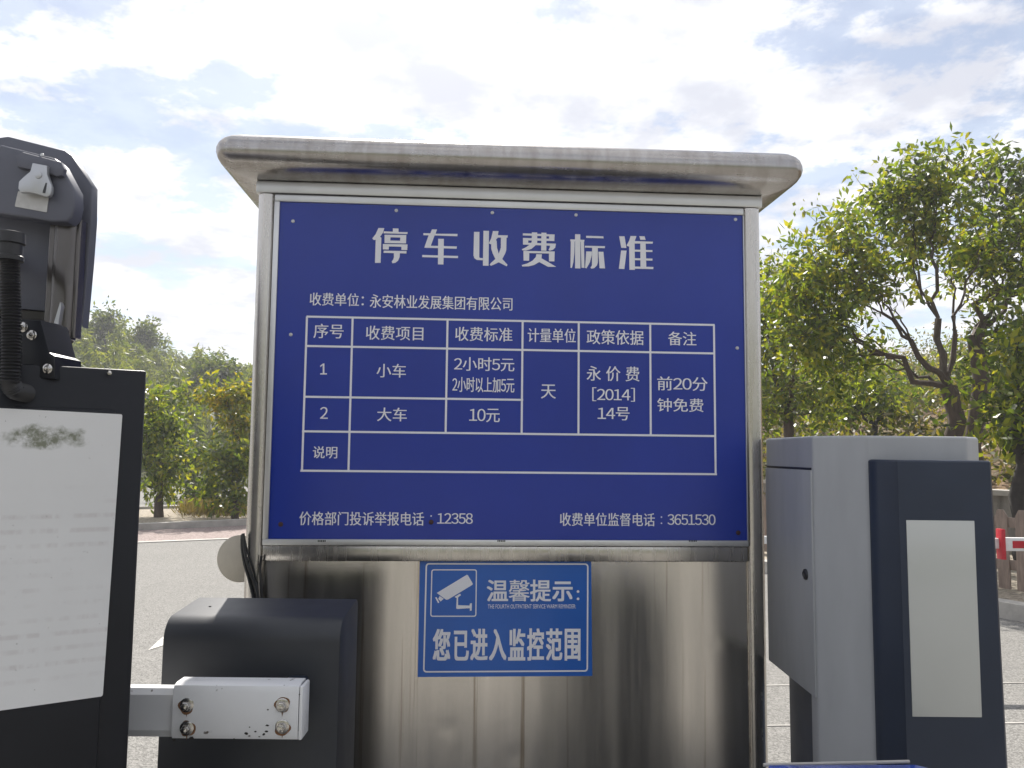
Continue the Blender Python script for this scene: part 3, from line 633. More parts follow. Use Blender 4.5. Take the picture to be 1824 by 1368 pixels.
# ================================================================== PLATE CAMERA on the column
lc = thing('plate_camera', 'dark grey surveillance camera with silver latch and corrugated hose on top of the black column', 'camera', (at(57, 640, 1.33).x, 1.33, ZT))
LO = Vector(lc.location)
def C3(px, py, Y): P = at(px, py, Y); return (P.x - LO.x, P.z - LO.z)
def cpoly(pts, Y): return [C3(x, y, Y) for x, y in pts]
y_ = lambda Y: Y - LO.y
MB().prism(cpoly([(-95, 350), (-75, 300), (-10, 262), (12, 252), (26, 250), (126, 275), (138, 283), (174, 338), (173, 400), (167, 480), (160, 556), (157, 586), (148, 568), (138, 562), (120, 560), (-60, 545), (-90, 500)][::-1], 1.425), y_(1.405), y_(1.425), 0.003).build('sun_shield', CAMGREY, lc)
MB().prism(cpoly([(-80, 372), (-60, 300), (-5, 274), (20, 268), (112, 291), (122, 300), (147, 347), (148, 372), (143, 394), (134, 403), (108, 403), (60, 395), (0, 386)][::-1], 1.372), y_(1.345), y_(1.374), 0.004, 3).build('rear_cover', CAMGREY, lc)
MB().prism(cpoly([(28, 276), (40, 270), (108, 288), (114, 300), (110, 312), (100, 314), (86, 308), (30, 297)][::-1], 1.335), y_(1.335), y_(1.3448), 0.003).build('cover_ridge', CAMGREY, lc)
def z5(pts, Y): return cpoly([(x / 7.2, 240 + y / 7.2) for x, y in pts], Y)
SILV = mat('latch_metal', (0.50, 0.51, 0.53), 0.38, 0.7, vary=0.06)
lt = MB().prism(z5([(415, 360), (600, 395), (600, 500), (655, 660), (652, 740), (635, 780), (600, 795), (540, 778), (430, 745), (330, 735), (262, 740), (232, 690), (240, 600), (290, 550), (385, 470)][::-1], 1.327), y_(1.327), y_(1.3348), 0.0012).build('latch', SILV, lc)
MB().prism(z5([(585, 615), (600, 618), (578, 750), (545, 745), (550, 715)][::-1], 1.3262), y_(1.3262), y_(1.3275)).build('latch_slot', CAMDARK, lt)
P5 = C3(490 / 7.2, 240 + 515 / 7.2, 1.3262); MB().lathe([(0.0065, 0), (0.006, -0.0015), (0.004, -0.0022), (0.0004, -.0022)], (P5[0], y_(1.327), P5[1]), 'y', 16).build('latch_pin', SILV, lt)
MB().prism(rr(z5([(232, 722), (622, 795), (600, 995), (188, 920)][::-1], 1.3436), .002, 3), y_(1.3436), y_(1.3448)).build('silver_label', mat('label_silver', (0.50, 0.49, 0.47), 0.45, 0.3, vary=0.1, vscale=60), lc)
P5 = C3(75, 276, 1.3447); MB().lathe([(0.0032, 0), (0.003, -0.001), (0.0004, -.0016)], (P5[0], y_(1.345), P5[1]), 'y', 12).build('rivet', WHITE, lc)  # white disc put in place of bright sky seen through a small hole
# body under the cover, seen from behind
MB().prism(cpoly([(-60, 380), (110, 398), (112, 500), (106, 606), (40, 600), (-60, 600)][::-1], 1.43), y_(1.4255), y_(1.455), 0.002).build('body', CAMDARK, lc)
MB().prism(cpoly([(-70, 330), (-30, 290), (90, 310), (128, 350), (128, 560), (-70, 560)][::-1], 1.62), y_(1.45), y_(1.62), 0.006).build('lens_body', CAMGREY, lc)
sd = MB(); p0, p1 = C3(124, 396, 1.41), C3(120, 612, 1.41)
for k, (xa, xb, yy, r) in enumerate([(106, 113, 1.405, .002), (113, 140, 1.40, .012), (138, 146, 1.41, .004)]):
    u0, z1 = C3(xa, 398, 1.405); u1, z0 = C3(xb, 611 - 3 * k, 1.405)
    sd.box(u0, u1, y_(yy - .03), y_(1.405), z0, z1, min(r, (u1 - u0) * .45), 5, edges=lambda e: abs((e.verts[0].co - e.verts[1].co).z) > .05)
sd.build('side_rail', CAMSIDE, lc)
MB().prism(cpoly([(33, 500), (106, 502), (108, 540), (97, 582), (33, 568)][::-1], 1.415), y_(1.415), y_(1.4285), 0.001).build('mount_plate', mat('mount_grey', (0.06, 0.056, 0.054), 0.35, 0.2), lc)
sl = MB()
def arc(a0, a1, cx, cy, rx, ry): return [(lambda q: (q[0], y_(1.4135), q[1]))(C3(cx + rx * math.cos(R_(t)), cy + ry * math.sin(R_(t)), 1.4135)) for t in np.linspace(a0, a1, 12)]
sl.tube(arc(20, 165, 66, 525, 30, 12), .0012, 6); sl.tube(arc(-70, -15, 66, 525, 30, 17), .0012, 6)
q0, q1 = C3(42, 518, 1.4135), C3(94, 525, 1.4135); sl.tube([(q0[0], y_(1.4135), q0[1]), (q1[0], y_(1.4135), q1[1])], .0012, 6)
q0 = C3(55, 534, 1.4135); sl.lathe([(.006, .001), (.0058, -.002), (.0004, -.003)], (q0[0], y_(1.4135), q0[1]), 'y', 14)
sl.build('adjuster_slot', CAMDARK, lc)
MB().prism(cpoly([(-20, 566), (72, 570), (88, 628), (98, 634), (98, 675), (-20, 668)][::-1], 1.225), y_(1.225), y_(1.30), 0.002).build('mount_bracket', BLACK, lc)
MB().prism(cpoly([(-20, 575), (60, 578), (60, 640), (-20, 640)][::-1], 1.425), y_(1.29), y_(1.425), 0.002).build('mount_arm', BLACK, lc)
MB().prism(cpoly([(72, 602), (94, 575), (103, 584), (80, 612)][::-1], 1.34), y_(1.34), y_(1.41), 0.001).build('hinge_block', CAMDARK, lc)
MB().prism(cpoly([(96, 575), (107, 538), (109, 545), (103, 583)][::-1], 1.36), y_(1.36), y_(1.39)).build('hinge_plate', SILV, lc)
for px, py in ((57, 597), (41, 583), (85, 657)):
    u, z = C3(px, py, 1.225); hexbolt(lc, (u, y_(1.225), z), 0.0052, 0.004, name='bolt', washer=True)
# corrugated hose
hz_ = MB(); pts = []; rad = []
path = [(17, 455), (18, 500), (20, 560), (20, 620), (19, 660), (17, 682)]
P3 = [Vector((*C3(x, y, 1.175), 0)) for x, y in path]; P3 = [Vector((p.x, y_(1.175), p.y)) for p in P3]
hb = C3(10, 462, 1.424); hm_ = C3(14, 458, 1.22); P3 = [Vector((hb[0], y_(1.424), hb[1])), Vector((hm_[0], y_(1.22), hm_[1]))] + P3
P3 += [P3[-1] + Vector((0, .012, -.010)), P3[-1] + Vector((0, .045, -.013))]
dense = []
for i in range(len(P3) - 1):
    k = max(2, int((P3[i + 1] - P3[i]).length / .0012))
    dense += [P3[i].lerp(P3[i + 1], t / k) for t in range(k)]
hz_.tube(dense, [0.0128 + 0.0013 * math.sin(i * 2 * math.pi / 4) for i in range(len(dense))], 14)
hz_.build('cable_hose', RUBBER, lc)
u, z = C3(18, 448, 1.175)
MB().lathe([(.012, .03), (.019, .028), (.020, .012), (.017, .010), (.017, -.006), (.019, -.008), (.019, -.014), (.013, -.016)], (u, y_(1.175), z), 'z', 18).build('hose_gland', RUBBER, lc)

# ================================================================== TICKET MACHINE (right)
tm = thing('ticket_machine', 'light grey ticket machine with dark blue front panel and blank pale screen', 'ticket machine', (0.85, 1.75, 0), 0)
TO = Vector(tm.location); tx = lambda x: x - TO.x; ty = lambda y: y - TO.y
def plan_prism(mb, plan, z0, z1, bev=0.006, seg=3):
    b = bmesh.new(); A = [b.verts.new((p[0], p[1], z0)) for p in plan]; Bv = [b.verts.new((p[0], p[1], z1)) for p in plan]; n = len(plan)
    b.faces.new(A[::-1]); b.faces.new(Bv)
    for i in range(n): b.faces.new((A[i], A[(i + 1) % n], Bv[(i + 1) % n], Bv[i]))
    bmesh.ops.recalc_face_normals(b, faces=b.faces)
    if bev: bmesh.ops.bevel(b, geom=list(b.edges), offset=bev, segments=seg, profile=.5, affect='EDGES')
    return mb.bm(b, True)
XL, XR = 0.657, 0.966
b = bmesh.new(); pf = [(1.672, .02), (1.79, .02), (1.79, .783), (2.07, .783), (2.07, 1.343), (1.672, 1.343)]; n = 6
A = [b.verts.new((tx(XL), ty(p[0]), p[1])) for p in pf]; Bv = [b.verts.new((tx(1.005), ty(p[0]), p[1])) for p in pf]
b.faces.new(A); b.faces.new(Bv[::-1])
for i in range(n): b.faces.new((A[i], Bv[i], Bv[(i + 1) % n], A[(i + 1) % n]))
bmesh.ops.recalc_face_normals(b, faces=b.faces)
for p0, nn in (((tx(XL), ty(1.75), 0), (-.078, -.085, 0)), ((tx(1.005), ty(1.722), 0), (.05, -.054, 0))):
    r = bmesh.ops.bisect_plane(b, geom=list(b.verts) + list(b.edges) + list(b.faces), plane_co=p0, plane_no=nn, clear_outer=True)
    bmesh.ops.holes_fill(b, edges=[g for g in r['geom_cut'] if isinstance(g, bmesh.types.BMEdge)], sides=0)
bmesh.ops.recalc_face_normals(b, faces=b.faces)
bmesh.ops.bevel(b, geom=[e for e in b.edges if len(e.link_faces) == 2 and e.calc_face_angle(0) > .3], offset=0.006, segments=3, profile=.5, affect='EDGES')
MB().bm(b, True).build('housing', GREY, tm)
foot = MB().box(tx(0.668), tx(0.995), ty(1.7905), ty(1.96), 0.0, 0.7825, 0.003); foot.build('pedestal', NAVY2, tm)
MB().box(tx(0.64), tx(1.05), ty(1.68), ty(1.99), 0.0, 0.019, 0.002).build('base_plate', NAVY2, tm)
dr = MB().box(tx(XL - .0045), tx(XL + .001), ty(1.752), ty(2.062), 0.786, 1.268, 0.002).build('side_door', GREY, tm)
MB().box(tx(XL - .0018), tx(XL + .002), ty(1.757), ty(2.06), 1.2685, 1.2735).build('door_gap', BLACK, tm)
P = at(1437, 1023, 1.79)
MB().lathe([(0.012, 0), (0.0115, -0.004), (0.007, -0.006), (0.006, -.004), (0.0005, -0.004)], (tx(XL - .0045), ty(1.79), P.z), 'x', 20).build('lock', CAMDARK, dr)
# front panel, with wide bevel on its left side
fp = MB(); YP = 1.60
def TP(px, py, Y): P = at(px, py, Y); return (tx(P.x), P.z)
a, b_, c, d = TP(1549, 817, YP + .065), TP(1768, 822, YP), TP(1800, 1400, YP), TP(1571, 1400, YP + .065)
U0, U1 = a[0], b_[0]; ZT_, ZB = (a[1] + b_[1]) / 2, 0.10
u_bev = TP(1604, 1000, YP)[0]
bm_ = bmesh.new(); prof = [(U0, YP + .072), (U0, YP + .056), (U0 + .008, YP + .042), (U0 + .03, YP + .008), (u_bev, YP), (U1 - .006, YP), (U1, YP + .006), (U1, YP + .072)]
kx = (c[0] - U1) / (ZT_ - c[1]) * (ZT_ - ZB); A = [bm_.verts.new((p[0] + kx * (p[0] - U0) / (U1 - U0), ty(p[1]), ZB)) for p in prof]; Bv = [bm_.verts.new((p[0], ty(p[1]), ZT_)) for p in prof]; n = len(prof)
bm_.faces.new(A[::-1]); ft = bm_.faces.new(Bv)
for i in range(n): bm_.faces.new((A[i], A[(i + 1) % n], Bv[(i + 1) % n], Bv[i]))
bmesh.ops.recalc_face_normals(bm_, faces=bm_.faces)
bmesh.ops.bevel(bm_, geom=list(ft.edges), offset=0.005, segments=3, profile=.5, affect='EDGES')
fp.bm(bm_, True); fp.build('front_panel', NAVY2, tm)
q = [TP(1612, 926, YP), TP(1735, 928, YP), TP(1749, 1278, YP), TP(1627, 1276, YP)]
su0, su1 = (q[0][0] + q[3][0]) / 2, (q[1][0] + q[2][0]) / 2; sz1, sz0 = (q[0][1] + q[1][1]) / 2, (q[2][1] + q[3][1]) / 2
scr = MB().box(su0, su1, ty(YP - .0012), ty(YP + .002), sz0, sz1, 0.0008).build('screen', SCREEN, tm)

# ================================================================== blue-topped post at the bottom edge (also mirrored in the steel)
POSTM = mat('post_coat', (0.075, 0.085, 0.105), 0.45, vary=0.15)
bp_ = thing('blue_topped_post', 'navy post with pale rimmed bright blue top at the bottom edge of the view', 'post', (0.45, 1.0, 0), R_(-2))
PL, PRr = at(1385, 1368, 1.1).x - .45, at(1662, 1356, 1.1).x - .45
plan = [(PL - .02, .10), (PRr - .02, .115), (PRr, .10), (PRr, -.17), (PL - .02, -.17)]
mb = MB(); plan_prism(mb, plan, 0.80, 0.872, 0.006, 2); mb.build('neck', POSTM, bp_)
mb = MB(); plan_prism(mb, [(PL - .02, .09), (PRr + .17, .09), (PRr + .17, -.17), (PL - .02, -.17)], 0.0, 0.80, 0.01, 2); mb.build('column', POSTM, bp_)  # unseen base, widened so its dark reflection in the steel spreads further
TOPB = mat('blue_top', (0.012, 0.06, 0.42), 0.18, 0.0, vary=0.35, vscale=9, vstretch=(3, 1, 1), coat=0.5)
mb = MB(); plan_prism(mb, [(p[0] + (.004 if p[0] < 0 else -.004), p[1] - .001) for p in plan], 0.872, 0.8895, 0.003, 2); mb.build('top_panel', TOPB, bp_)
mb = MB(); mb.tube([(PL - .02, .104, .8872), (PRr - .028, .119, .8905)], [.0022, .0022], 8); mb.build('rim', KERB, bp_)

# ================================================================== wires and round plate by the kiosk's left post
wires = MB()
for k, (pts, r, w) in enumerate([([(432, 952), (431, 975), (436, 1005), (447, 1040), (456, 1085), (458, 1130)], .0045, -.012), ([(433, 950), (436, 985), (444, 1015), (456, 1045), (464, 1085), (465, 1130)], .004, -.018),
                                 ([(434, 953), (441, 985), (452, 1015), (459, 1045), (461, 1085), (462, 1130)], .0025, -.010), ([(430, 960), (432, 990), (440, 1020), (450, 1060), (453, 1090), (455, 1130)], .003, -.016), ([(466, 990), (463, 1010), (465, 1040), (467, 1085), (468, 1130)], .0035, -.010)]):
    P = []
    for x, y in pts:
        u, z = CF.loc(x, y, w); v = CF.o + CF.e * u + CF.b * w; P.append((v.x, v.y, z))
    Q = []
    for i in range(len(P) - 1):
        a, b = Vector(P[i]), Vector(P[i + 1]); Q += [a.lerp(b, t / 4) for t in range(4)]
    Q.append(Vector(P[-1])); Q = [Q[0]] + [(Q[i - 1] + Q[i] * 2 + Q[i + 1]) / 4 for i in range(1, len(Q) - 1)] + [Q[-1]]
    wires.tube(Q, r, 8)
tag(wires.build('cable_bundle', RUBBER), 'bundle of black cables hanging down the left post of the kiosk behind the barrier', 'cables')
dc = thing('round_plate', 'round beige metal plate sticking out behind the left post of the kiosk', 'plate', (0, 0, 0), 0)
P = at(428, 995, 2.3); dc.location = (P.x, 2.3, P.z)
rd = 2.3 * 41 / FPX
MB().lathe([(rd, .006), (rd, 0), (rd - .003, -.002), (.0005, -.0022)], (0, 0, 0), 'y', 48).build('disc', mat('beige_plate', (0.58, 0.53, 0.44), 0.5, vary=0.08, vscale=20, dirt=(0.15, 0.13, 0.11), dscale=40, dlo=.66, dhi=.74), dc)
MB().box(0.0, .07, .006, .03, -.012, .012, .002).build('bracket', STEEL, dc)

# ================================================================== distant barrier and fence on the right
b2 = thing('boom_barrier', 'far red and white boom barrier arm with red end plate behind the ticket machine', 'boom barrier', (at(1783, 968, 5).x, 5.0, 0))
bz1, bz0 = at(1800, 957.5, 5).z, at(1800, 981, 5).z; bx = b2.location.x
pole = MB().box(0.006, 2.6, -.02, .02, bz0, bz1, .004).build('boom', WHITE, b2)
lx = at(1351, 962, 5).x - bx; lz = at(1351, 962, 5).z; MB().prism([(-.006, bz0 + .012), (-.006, bz1 - .006), (lx, lz + .023), (lx, lz - .023)], .0, .03, .003).build('boom', WHITE, b2)
for k in range(3): MB().box(at(1800, 968, 5).x - bx + .62 * k, at(1800, 968, 5).x - bx + .62 * k + .34, -.022, -.0195, bz0 + .018, bz1 - .018).build('red_stripe', RED, pole)
MB().box(-.012, .012, -.03, .03, at(1783, 996, 5).z, at(1783, 942, 5).z, .002).build('end_plate', RED, b2)
MB().box(2.45, 2.80, -.12, .2, 0, 1.0, .01).build('housing', NAVY, b2)
# low picket fence on the bank
FO = 0.78
n_ = Vector((0.891, 0.453))
fb = bank(0, FO); fence = thing('picket_fence', 'weathered brown wooden picket fence along the bank behind the far barrier arm', 'fence', (fb.x, fb.y, 0.09), math.atan2(KD.y, KD.x))
rails = MB(); L0, L1 = -6.0, 16.0
for z in (0.20, 0.58): rails.box(L0, L1, -.012, .012, z, z + .09, .003)
rails.build('rail', WOOD, fence)
pk = MB(); t = L0; i = 0
while t < L1:
    hgt = 0.74 + rng.uniform(-.015, .015); w = .052; a = rng.uniform(-.02, .02)
    pk.prism([(t - w, 0.03), (t + w, 0.03), (t + w + a * .5, hgt - .06), (t + w * .5 + a, hgt), (t - w * .5 + a, hgt), (t - w + a * .5, hgt - .06)], .0125, .03); t += 0.165; i += 1
pk.build('picket', WOOD, fence)['kind'] = 'stuff'
for k in range(9): MB().box(L0 + .4 + 2.6 * k, L0 + .52 + 2.6 * k, -.05, .05, 0, .86, .006).build('post', WOOD, fence)
wl = thing('retaining_wall', 'grey stained concrete retaining wall below the red slope on the right', 'wall', (0, 0, 0))
p, q = bank(-12, 4.05), bank(38, 4.05)
strip(q, p, 0.22, 0.0, 0.80).build('wall', CONC, wl)
p, q = bank(-12, 3.98), bank(38, 3.98); strip(q, p, 0.34, 0.80, 0.87).build('coping', KERB, wl)

# ================================================================== VEGETATION
LEAF = leaf_mat('leaf_green', [(0.0, (0.035, 0.062, 0.014)), (0.35, (0.085, 0.13, 0.022)), (0.7, (0.16, 0.205, 0.03)), (1.0, (0.24, 0.235, 0.035))], 0.5, 0.36, .5)
LEAFY = leaf_mat('leaf_yellow', [(0.0, (0.05, 0.08, 0.014)), (0.35, (0.12, 0.15, 0.02)), (0.7, (0.20, 0.20, 0.025)), (1.0, (0.27, 0.21, 0.03))], 0.5)
LEAFD = leaf_mat('leaf_dark', [(0.0, (0.026, 0.046, 0.016)), (0.6, (0.06, 0.09, 0.024)), (1.0, (0.12, 0.145, 0.03))], 0.45)
BAMB = leaf_mat('leaf_bamboo', [(0.0, (0.045, 0.07, 0.022)), (0.5, (0.10, 0.13, 0.036)), (1.0, (0.17, 0.19, 0.055))], 0.45)
LEAFU = leaf_mat('leaf_scrub', [(0.0, (0.05, 0.065, 0.02)), (0.5, (0.10, 0.11, 0.035)), (1.0, (0.19, 0.16, 0.07))], 0.4)
GRASS = leaf_mat('dry_grass', [(0.0, (0.09, 0.09, 0.035)), (0.5, (0.15, 0.125, 0.065)), (1.0, (0.20, 0.14, 0.10))], 0.3)
def leaf_arr(C, L, Wd, droop=0.25, out=None, outw=0.0):
    n = len(C); d = rng.normal(size=(n, 3)); d /= np.linalg.norm(d, axis=1)[:, None]
    if out is not None: d = d + out * outw
    d[:, 2] -= droop; d /= np.linalg.norm(d, axis=1)[:, None]
    r = rng.normal(size=(n, 3)); s = np.cross(d, r); s /= np.linalg.norm(s, axis=1)[:, None] + 1e-9
    l = L * rng.uniform(.65, 1.25, n)[:, None]; w = Wd * rng.uniform(.7, 1.2, n)[:, None]
    V = np.stack([C, C + d * l * .5 + s * w * .5, C + d * l, C + d * l * .5 - s * w * .5], 1).reshape(-1, 3)
    return V
def leaf_mesh(name, V, m, parent=None):
    n = len(V) // 4; me = bpy.data.meshes.new(name)
    me.vertices.add(len(V)); me.vertices.foreach_set('co', V.astype(np.float32).ravel())
    me.loops.add(4 * n); me.loops.foreach_set('vertex_index', np.arange(4 * n, dtype=np.int32))
    me.polygons.add(n); me.polygons.foreach_set('loop_start', np.arange(0, 4 * n, 4, dtype=np.int32))
    try: me.polygons.foreach_set('loop_total', np.full(n, 4, dtype=np.int32))
    except Exception: pass
    me.update(); me.validate(); me.materials.append(m)
    o = bpy.data.objects.new(name, me); COL.objects.link(o)
    if parent is not None: o.parent = parent
    return o
def limb(mb, a, b, r0, r1, wob=.08, n=6, k=4):
    a, b = Vector(a), Vector(b); L = (b - a).length; pts = [a]
    for i in range(1, k): 
        t = i / k; pts.append(a.lerp(b, t) + Vector(rng.normal(size=3)) * wob * L * .5 + Vector((0, 0, -.05 * L * math.sin(math.pi * t))))
    pts.append(b); mb.tube(pts, [r0 + (r1 - r0) * i / k for i in range(k + 1)], n, cap=False)
def split(P, p, k):
    D = P - np.array(p); D = D / (np.linalg.norm(D, axis=1)[:, None] + 1e-6); idx = rng.choice(len(P), k, replace=False); cen = D[idx]
    for _ in range(6):
        lab = np.argmax(D @ cen.T, 1)
        for j in range(k):
            if (lab == j).any(): c = D[lab == j].mean(0); cen[j] = c / (np.linalg.norm(c) + 1e-9)
    return [P[lab == j] for j in range(k) if (lab == j).any()]
def grow(mb, p, r, P, depth=0):
    if len(P) <= 2 or depth > 7:
        for q in P: limb(mb, p, q, max(r * .7, .006), .003, .10, 4, 3)
        return
    for G in split(P, p, 5 if (depth == 0 and len(P) > 60) else 3 if (depth <= 1 and len(P) > 12) else 2):
        c = G.mean(0); f = 0.42 if len(G) > 2 else .6
        q = np.array(p) + (c - np.array(p)) * f + rng.normal(size=3) * .04 * np.linalg.norm(c - np.array(p))
        rc = max(.005, r * min(.80, (len(G) / len(P)) ** .5 * .92))
        limb(mb, p, q, rc, rc * .8, .10, 6 if rc > .02 else 5, 4); grow(mb, q, rc * .8, G, depth + 1)
def tree(name, label, base, blobs, fork, r, leaf, per=40, spread=.22, m=LEAF, bark=BARK, lean=(0, 0), group=None, droop=.35, cat='tree', sub=6):
    global rng
    rng = np.random.default_rng(sum(ord(c_) * (i_ + 1) for i_, c_ in enumerate(label)) % 99991)
    t = thing(name, label, cat, base, 0, group); P = []
    for cx, cy, cz, rx, ry, rz, n in blobs:
        d = rng.normal(size=(n, 3)); d /= np.linalg.norm(d, axis=1)[:, None]; d *= (rng.uniform(0.12, 1, n) ** .5)[:, None]
        P.append(d * np.array([rx, ry, rz]) + np.array([cx, cy, cz]))
    P = np.concatenate(P); tw = P[:, None, :] + rng.normal(size=(len(P), sub, 3)) * spread * np.array([1, 1, .75]); mb = MB(); f = np.array([lean[0], lean[1], fork])
    limb(mb, (0, 0, -.08), f, r * 1.25, r * .9, .05, 10, 5); grow(mb, f, r * .9, P); 
    for p_, q_ in zip(P, tw):
        for e_ in q_: mb.tube([p_, (p_ + e_) / 2 + rng.normal(size=3) * .02, e_], [.004, .003, .002], 3, cap=False)
    mb.build('trunk', bark, t)
    T_ = tw.reshape(-1, 3); C = np.repeat(T_, per, 0); off = rng.normal(size=C.shape) * leaf * .45; o = off / (np.linalg.norm(off, axis=1)[:, None] + 1e-6)
    leaf_mesh('crown', leaf_arr(C + off, leaf, leaf * .44, droop, o, .9), m, t); return t
def on(px, py, Y): return at(px, py, Y)
# --- right group (crown blobs given around the trunk foot)
def rtree(name, label, px, Y, blobs_px, forkpx, r, leaf, per, spread, z0=0.1, **kw):
    """blobs_px: (px, py, rx_px, ry_px, n, dY)"""
    bx = (at(px, 800, Y)).x; bl = []
    for x, y, rx, ry, n, dY in blobs_px:
        P = at(x, y, Y + dY); s = (Y + dY) / FPX; bl.append((P.x - bx, dY, P.z - z0, rx * s, rx * s * .9, ry * s, n))
    F_ = at(*forkpx, Y); return tree(name, label, (bx, Y, z0), bl, F_.z - z0, r, leaf, per, spread, lean=(F_.x - bx, 0), **kw)
rtree('camphor_tree', 'tall spreading green tree with several bare limbs rising behind the ticket machine', 1712, 9.6,
      [(1668, 322, 66, 50, 21, 0), (1580, 385, 72, 55, 20, .3), (1500, 460, 70, 52, 21, -.2), (1640, 420, 100, 50, 16, .4), (1450, 525, 80, 60, 27, .2), (1550, 505, 80, 40, 12, -.4), (1700, 480, 60, 40, 8, .8), (1420, 600, 70, 50, 16, 0), (1760, 420, 70, 110, 20, .6), (1480, 640, 70, 36, 10, .5)],
      (1690, 690), .105, .11, 12, .21, sub=5)
rtree('camphor_tree', 'dark leafy tree with its own trunk close right of the tall spreading tree', 1726, 10.8,
      [(1790, 330, 60, 50, 18, 0), (1800, 430, 80, 70, 20, 0), (1830, 540, 70, 70, 18, .2), (1770, 620, 60, 60, 14, .2), (1880, 400, 80, 110, 26, .2), (1750, 300, 22, 18, 5, .1)],
      (1735, 600), .105, .115, 10, .23, m=LEAFD, sub=5)
rtree('camphor_tree', 'smaller bright green tree forking low beside the right post of the kiosk', 1408, 12.0,
      [(1380, 520, 55, 50, 16, 0), (1420, 600, 75, 60, 22, 0), (1360, 620, 50, 60, 16, .3), (1470, 640, 70, 50, 16, .2), (1400, 700, 80, 40, 12, -.2), (1330, 580, 60, 70, 16, .5), (1440, 730, 60, 30, 10, .3), (1350, 740, 40, 30, 8, .2), (1385, 500, 40, 30, 10, .2)],
      (1404, 735), .08, .115, 10, .24, sub=5)
rtree('camphor_tree', 'tree with a dark crooked trunk at the far right edge', 1826, 8.2,
      [(1850, 640, 70, 60, 16, 0), (1800, 740, 40, 28, 7, .1), (1900, 560, 80, 80, 18, .3), (1870, 760, 50, 30, 8, 0)],
      (1806, 770), .075, .12, 11, .22, bark=BARK_D)
for lab, px, Y, bl, fk, mm in [
    ('low leafy tree on the slope between the forking tree and the tall spreading tree', 1560, 16.0, [(1540, 690, 60, 40, 16, 0), (1590, 720, 60, 30, 14, .3), (1500, 720, 50, 30, 10, 0)], (1558, 760), LEAF),
    ('hazy pale tree on the slope seen through the bare limbs of the tall tree', 1630, 24.0, [(1620, 680, 50, 40, 16, 0), (1660, 700, 40, 34, 10, .3)], (1632, 750), LEAFD),
    ('leafy tree on the slope behind the top right corner of the ticket machine', 1775, 17.0, [(1770, 690, 60, 50, 18, 0), (1820, 660, 50, 50, 14, .3), (1740, 640, 40, 40, 10, .2)], (1776, 760), LEAF),
    ('thin tree on the slope right behind the right post of the kiosk', 1350, 19.0, [(1350, 700, 40, 50, 14, 0), (1390, 690, 40, 40, 10, .2), (1310, 690, 40, 40, 10, .2)], (1350, 770), LEAFD)]:
    rtree('slope_tree', lab, px, Y, bl, fk, .07, .14, 10, .26, z0=.9, m=mm, bark=BARK_D)
# undergrowth on the right-hand slope
sh = []
for _ in range(2400):
    t = rng.uniform(-2, 30); o = 4.4 + 26 * rng.uniform(0, 1) ** 1.3
    if nz(t * .6, o * .9) < -.35 and o < 7: continue
    x, y, z = bank_pt(t, o); s = rng.uniform(.15, .45) * (1 + o * .05)
    sh.append(np.array([x, y, z + s * .6]) + rng.normal(size=(34, 3)) * np.array([s, s, s * .6]))
o = leaf_mesh('undergrowth', leaf_arr(np.concatenate(sh), .19, .07, .1), LEAFU); o['kind'] = 'stuff'; tag(o, 'tangled pale green undergrowth covering the slope behind the trees on the right', 'undergrowth')
# --- left group on the planting bed
rtree('street_tree', 'small dark green tree with short forked trunk on the planting bed beside the black column', 288, 14.6,
      [(277, 718, 18, 18, 8, 0), (292, 762, 30, 24, 12, .2), (260, 800, 22, 30, 9, 0), (303, 825, 28, 28, 12, -.2), (280, 868, 26, 16, 8, 0), (325, 705, 10, 9, 3, .3), (232, 760, 24, 40, 9, .2)],
      (286, 880), .075, .13, 8, .16, z0=.075, m=LEAF)
rtree('street_tree', 'yellowing tree with spreading crown on the planting bed next to the kiosk', 462, 15.2,
      [(402, 715, 24, 15, 9, 0), (438, 702, 26, 18, 9, .3), (425, 760, 30, 18, 9, 0), (380, 705, 14, 10, 4, -.2), (475, 760, 40, 40, 10, .3)],
      (452, 840), .07, .13, 8, .16, z0=.075, m=LEAFY)
rtree('street_tree', 'bushy green tree with low hanging branches in front of the yellowing tree', 425, 14.4,
      [(402, 830, 30, 24, 12, 0), (378, 862, 18, 16, 7, .2), (425, 880, 26, 14, 9, 0), (440, 810, 26, 26, 9, .2)],
      (420, 890), .06, .13, 8, .16, z0=.075)
rtree('street_tree', 'grey green tree half hidden between the two front trees', 345, 20.5,
      [(345, 830, 22, 30, 9, 0), (355, 880, 26, 16, 8, 0), (335, 790, 16, 16, 5, .4)], (345, 880), .06, .17, 9, .22, z0=0.0, m=LEAFD)
gz = []
for _ in range(260):
    P = gnd(rng.uniform(330, 470), rng.uniform(912, 931)); gz.append(np.array([P.x, P.y, .10]) + rng.normal(size=(9, 3)) * np.array([.10, .10, .03]))
C = np.concatenate(gz); V = leaf_arr(C, .22, .02, -1.2)
o = leaf_mesh('dry_grass', V, GRASS); o['kind'] = 'stuff'; tag(o, 'reddish dry grass on the planting bed near the kiosk', 'grass')
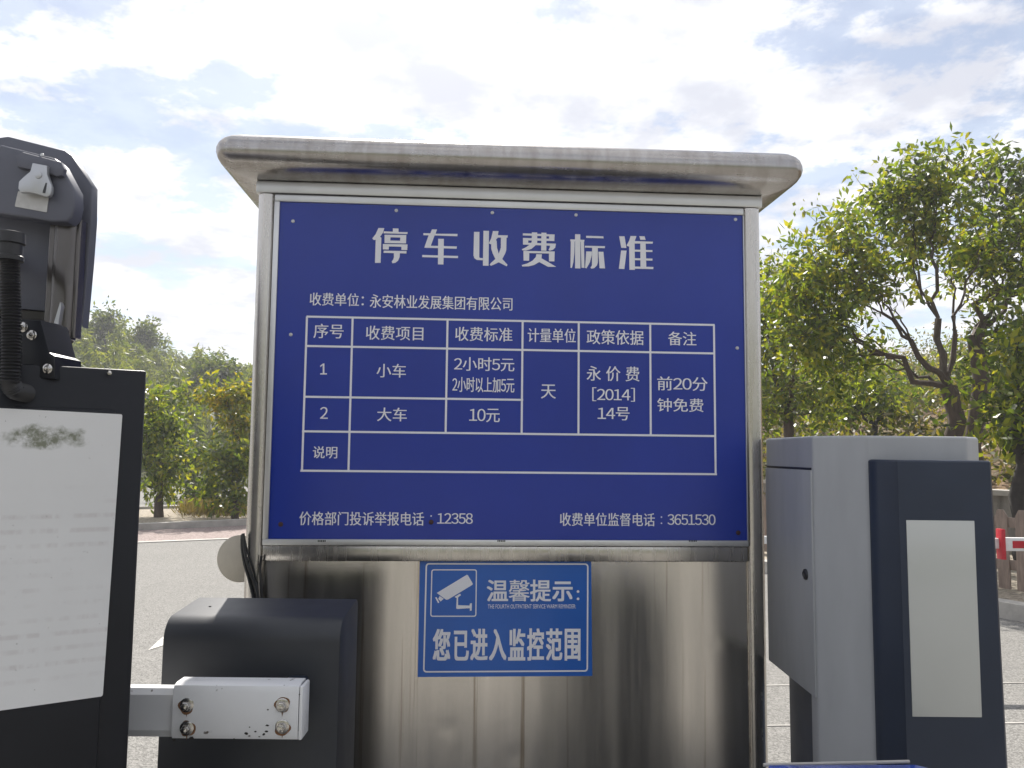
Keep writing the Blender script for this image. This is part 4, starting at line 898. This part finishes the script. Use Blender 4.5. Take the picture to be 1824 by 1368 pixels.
# --- hill: bamboo and individual trees above it
bb = []; dirs = []
for _ in range(620):
    y = rng.uniform(30, 85); s = rng.uniform(.20, .72); x = -s * y; z = lhill_h(x, y); hgt = rng.uniform(2.2, 4.2)
    k = 210; tt = rng.uniform(.15, 1, k); a = rng.uniform(0, 2 * math.pi); bend = rng.uniform(.4, 1.3)
    c = np.stack([x + np.cos(a) * bend * tt ** 2 + rng.normal(size=k) * .42 * (1.15 - tt), y + np.sin(a) * bend * tt ** 2 + rng.normal(size=k) * .42 * (1.15 - tt), z + hgt * tt - .5 * bend * tt ** 3 + rng.normal(size=k) * .12], 1)
    bb.append(c)
o = leaf_mesh('bamboo_grove', leaf_arr(np.concatenate(bb), .40, .085, .7), BAMB); o['kind'] = 'stuff'; tag(o, 'feathery pale green bamboo covering the hill behind the left trees', 'bamboo')
for lab, px, Y, bl, fk, mm in [
    ('tall thin crowned tree on the hill crest just right of the camera shield', 190, 48, [(186, 568, 10, 16, 9, 0), (200, 590, 14, 14, 8, 0), (174, 588, 10, 14, 6, 0)], (190, 625), LEAFD),
    ('tall round crowned tree standing alone on the hill crest against the sky', 258, 52, [(258, 590, 16, 20, 12, 0), (252, 610, 12, 16, 6, 0), (268, 600, 12, 18, 6, 0)], (258, 628), LEAFD),
    ('dark tree on the hill between the bamboo and the yellowing tree', 385, 40, [(380, 665, 22, 20, 12, 0), (400, 660, 16, 18, 8, 0), (360, 680, 20, 22, 10, 0)], (385, 700), LEAFD),
    ('small slim tree on the falling end of the hill crest', 360, 56, [(357, 645, 9, 16, 6, 0), (362, 655, 10, 12, 5, 0)], (360, 670), LEAFD)]:
    bx = at(px, 700, Y).x
    rtree('hill_tree', lab, px, Y, bl, fk, .10, .30, 9, .34, z0=lhill_h(bx, Y) - .1, m=mm, bark=BARK_D)

# ================================================================== AIR
hz_box = MB().box(-130, 130, -90, 160, -1.2, 26.0).build('haze', None)  # volume added to imitate sun glare over the far hill, along with mild haze
hm = bpy.data.materials.new('haze'); hm.use_nodes = True; nt = hm.node_tree; nt.nodes.remove(nt.nodes['Principled BSDF'])
pv = nt.nodes.new('ShaderNodeVolumePrincipled'); pv.inputs['Color'].default_value = (0.93, 0.95, 1.0, 1); pv.inputs['Density'].default_value = 0.0019; pv.inputs['Anisotropy'].default_value = 0.35
nt.links.new(pv.outputs[0], nt.nodes['Material Output'].inputs['Volume'])
hz_box.data.materials.clear(); hz_box.data.materials.append(hm); hz_box['kind'] = 'stuff'; hz_box['label'] = 'thin bright haze in the air softening the far hill'; hz_box['category'] = 'haze'
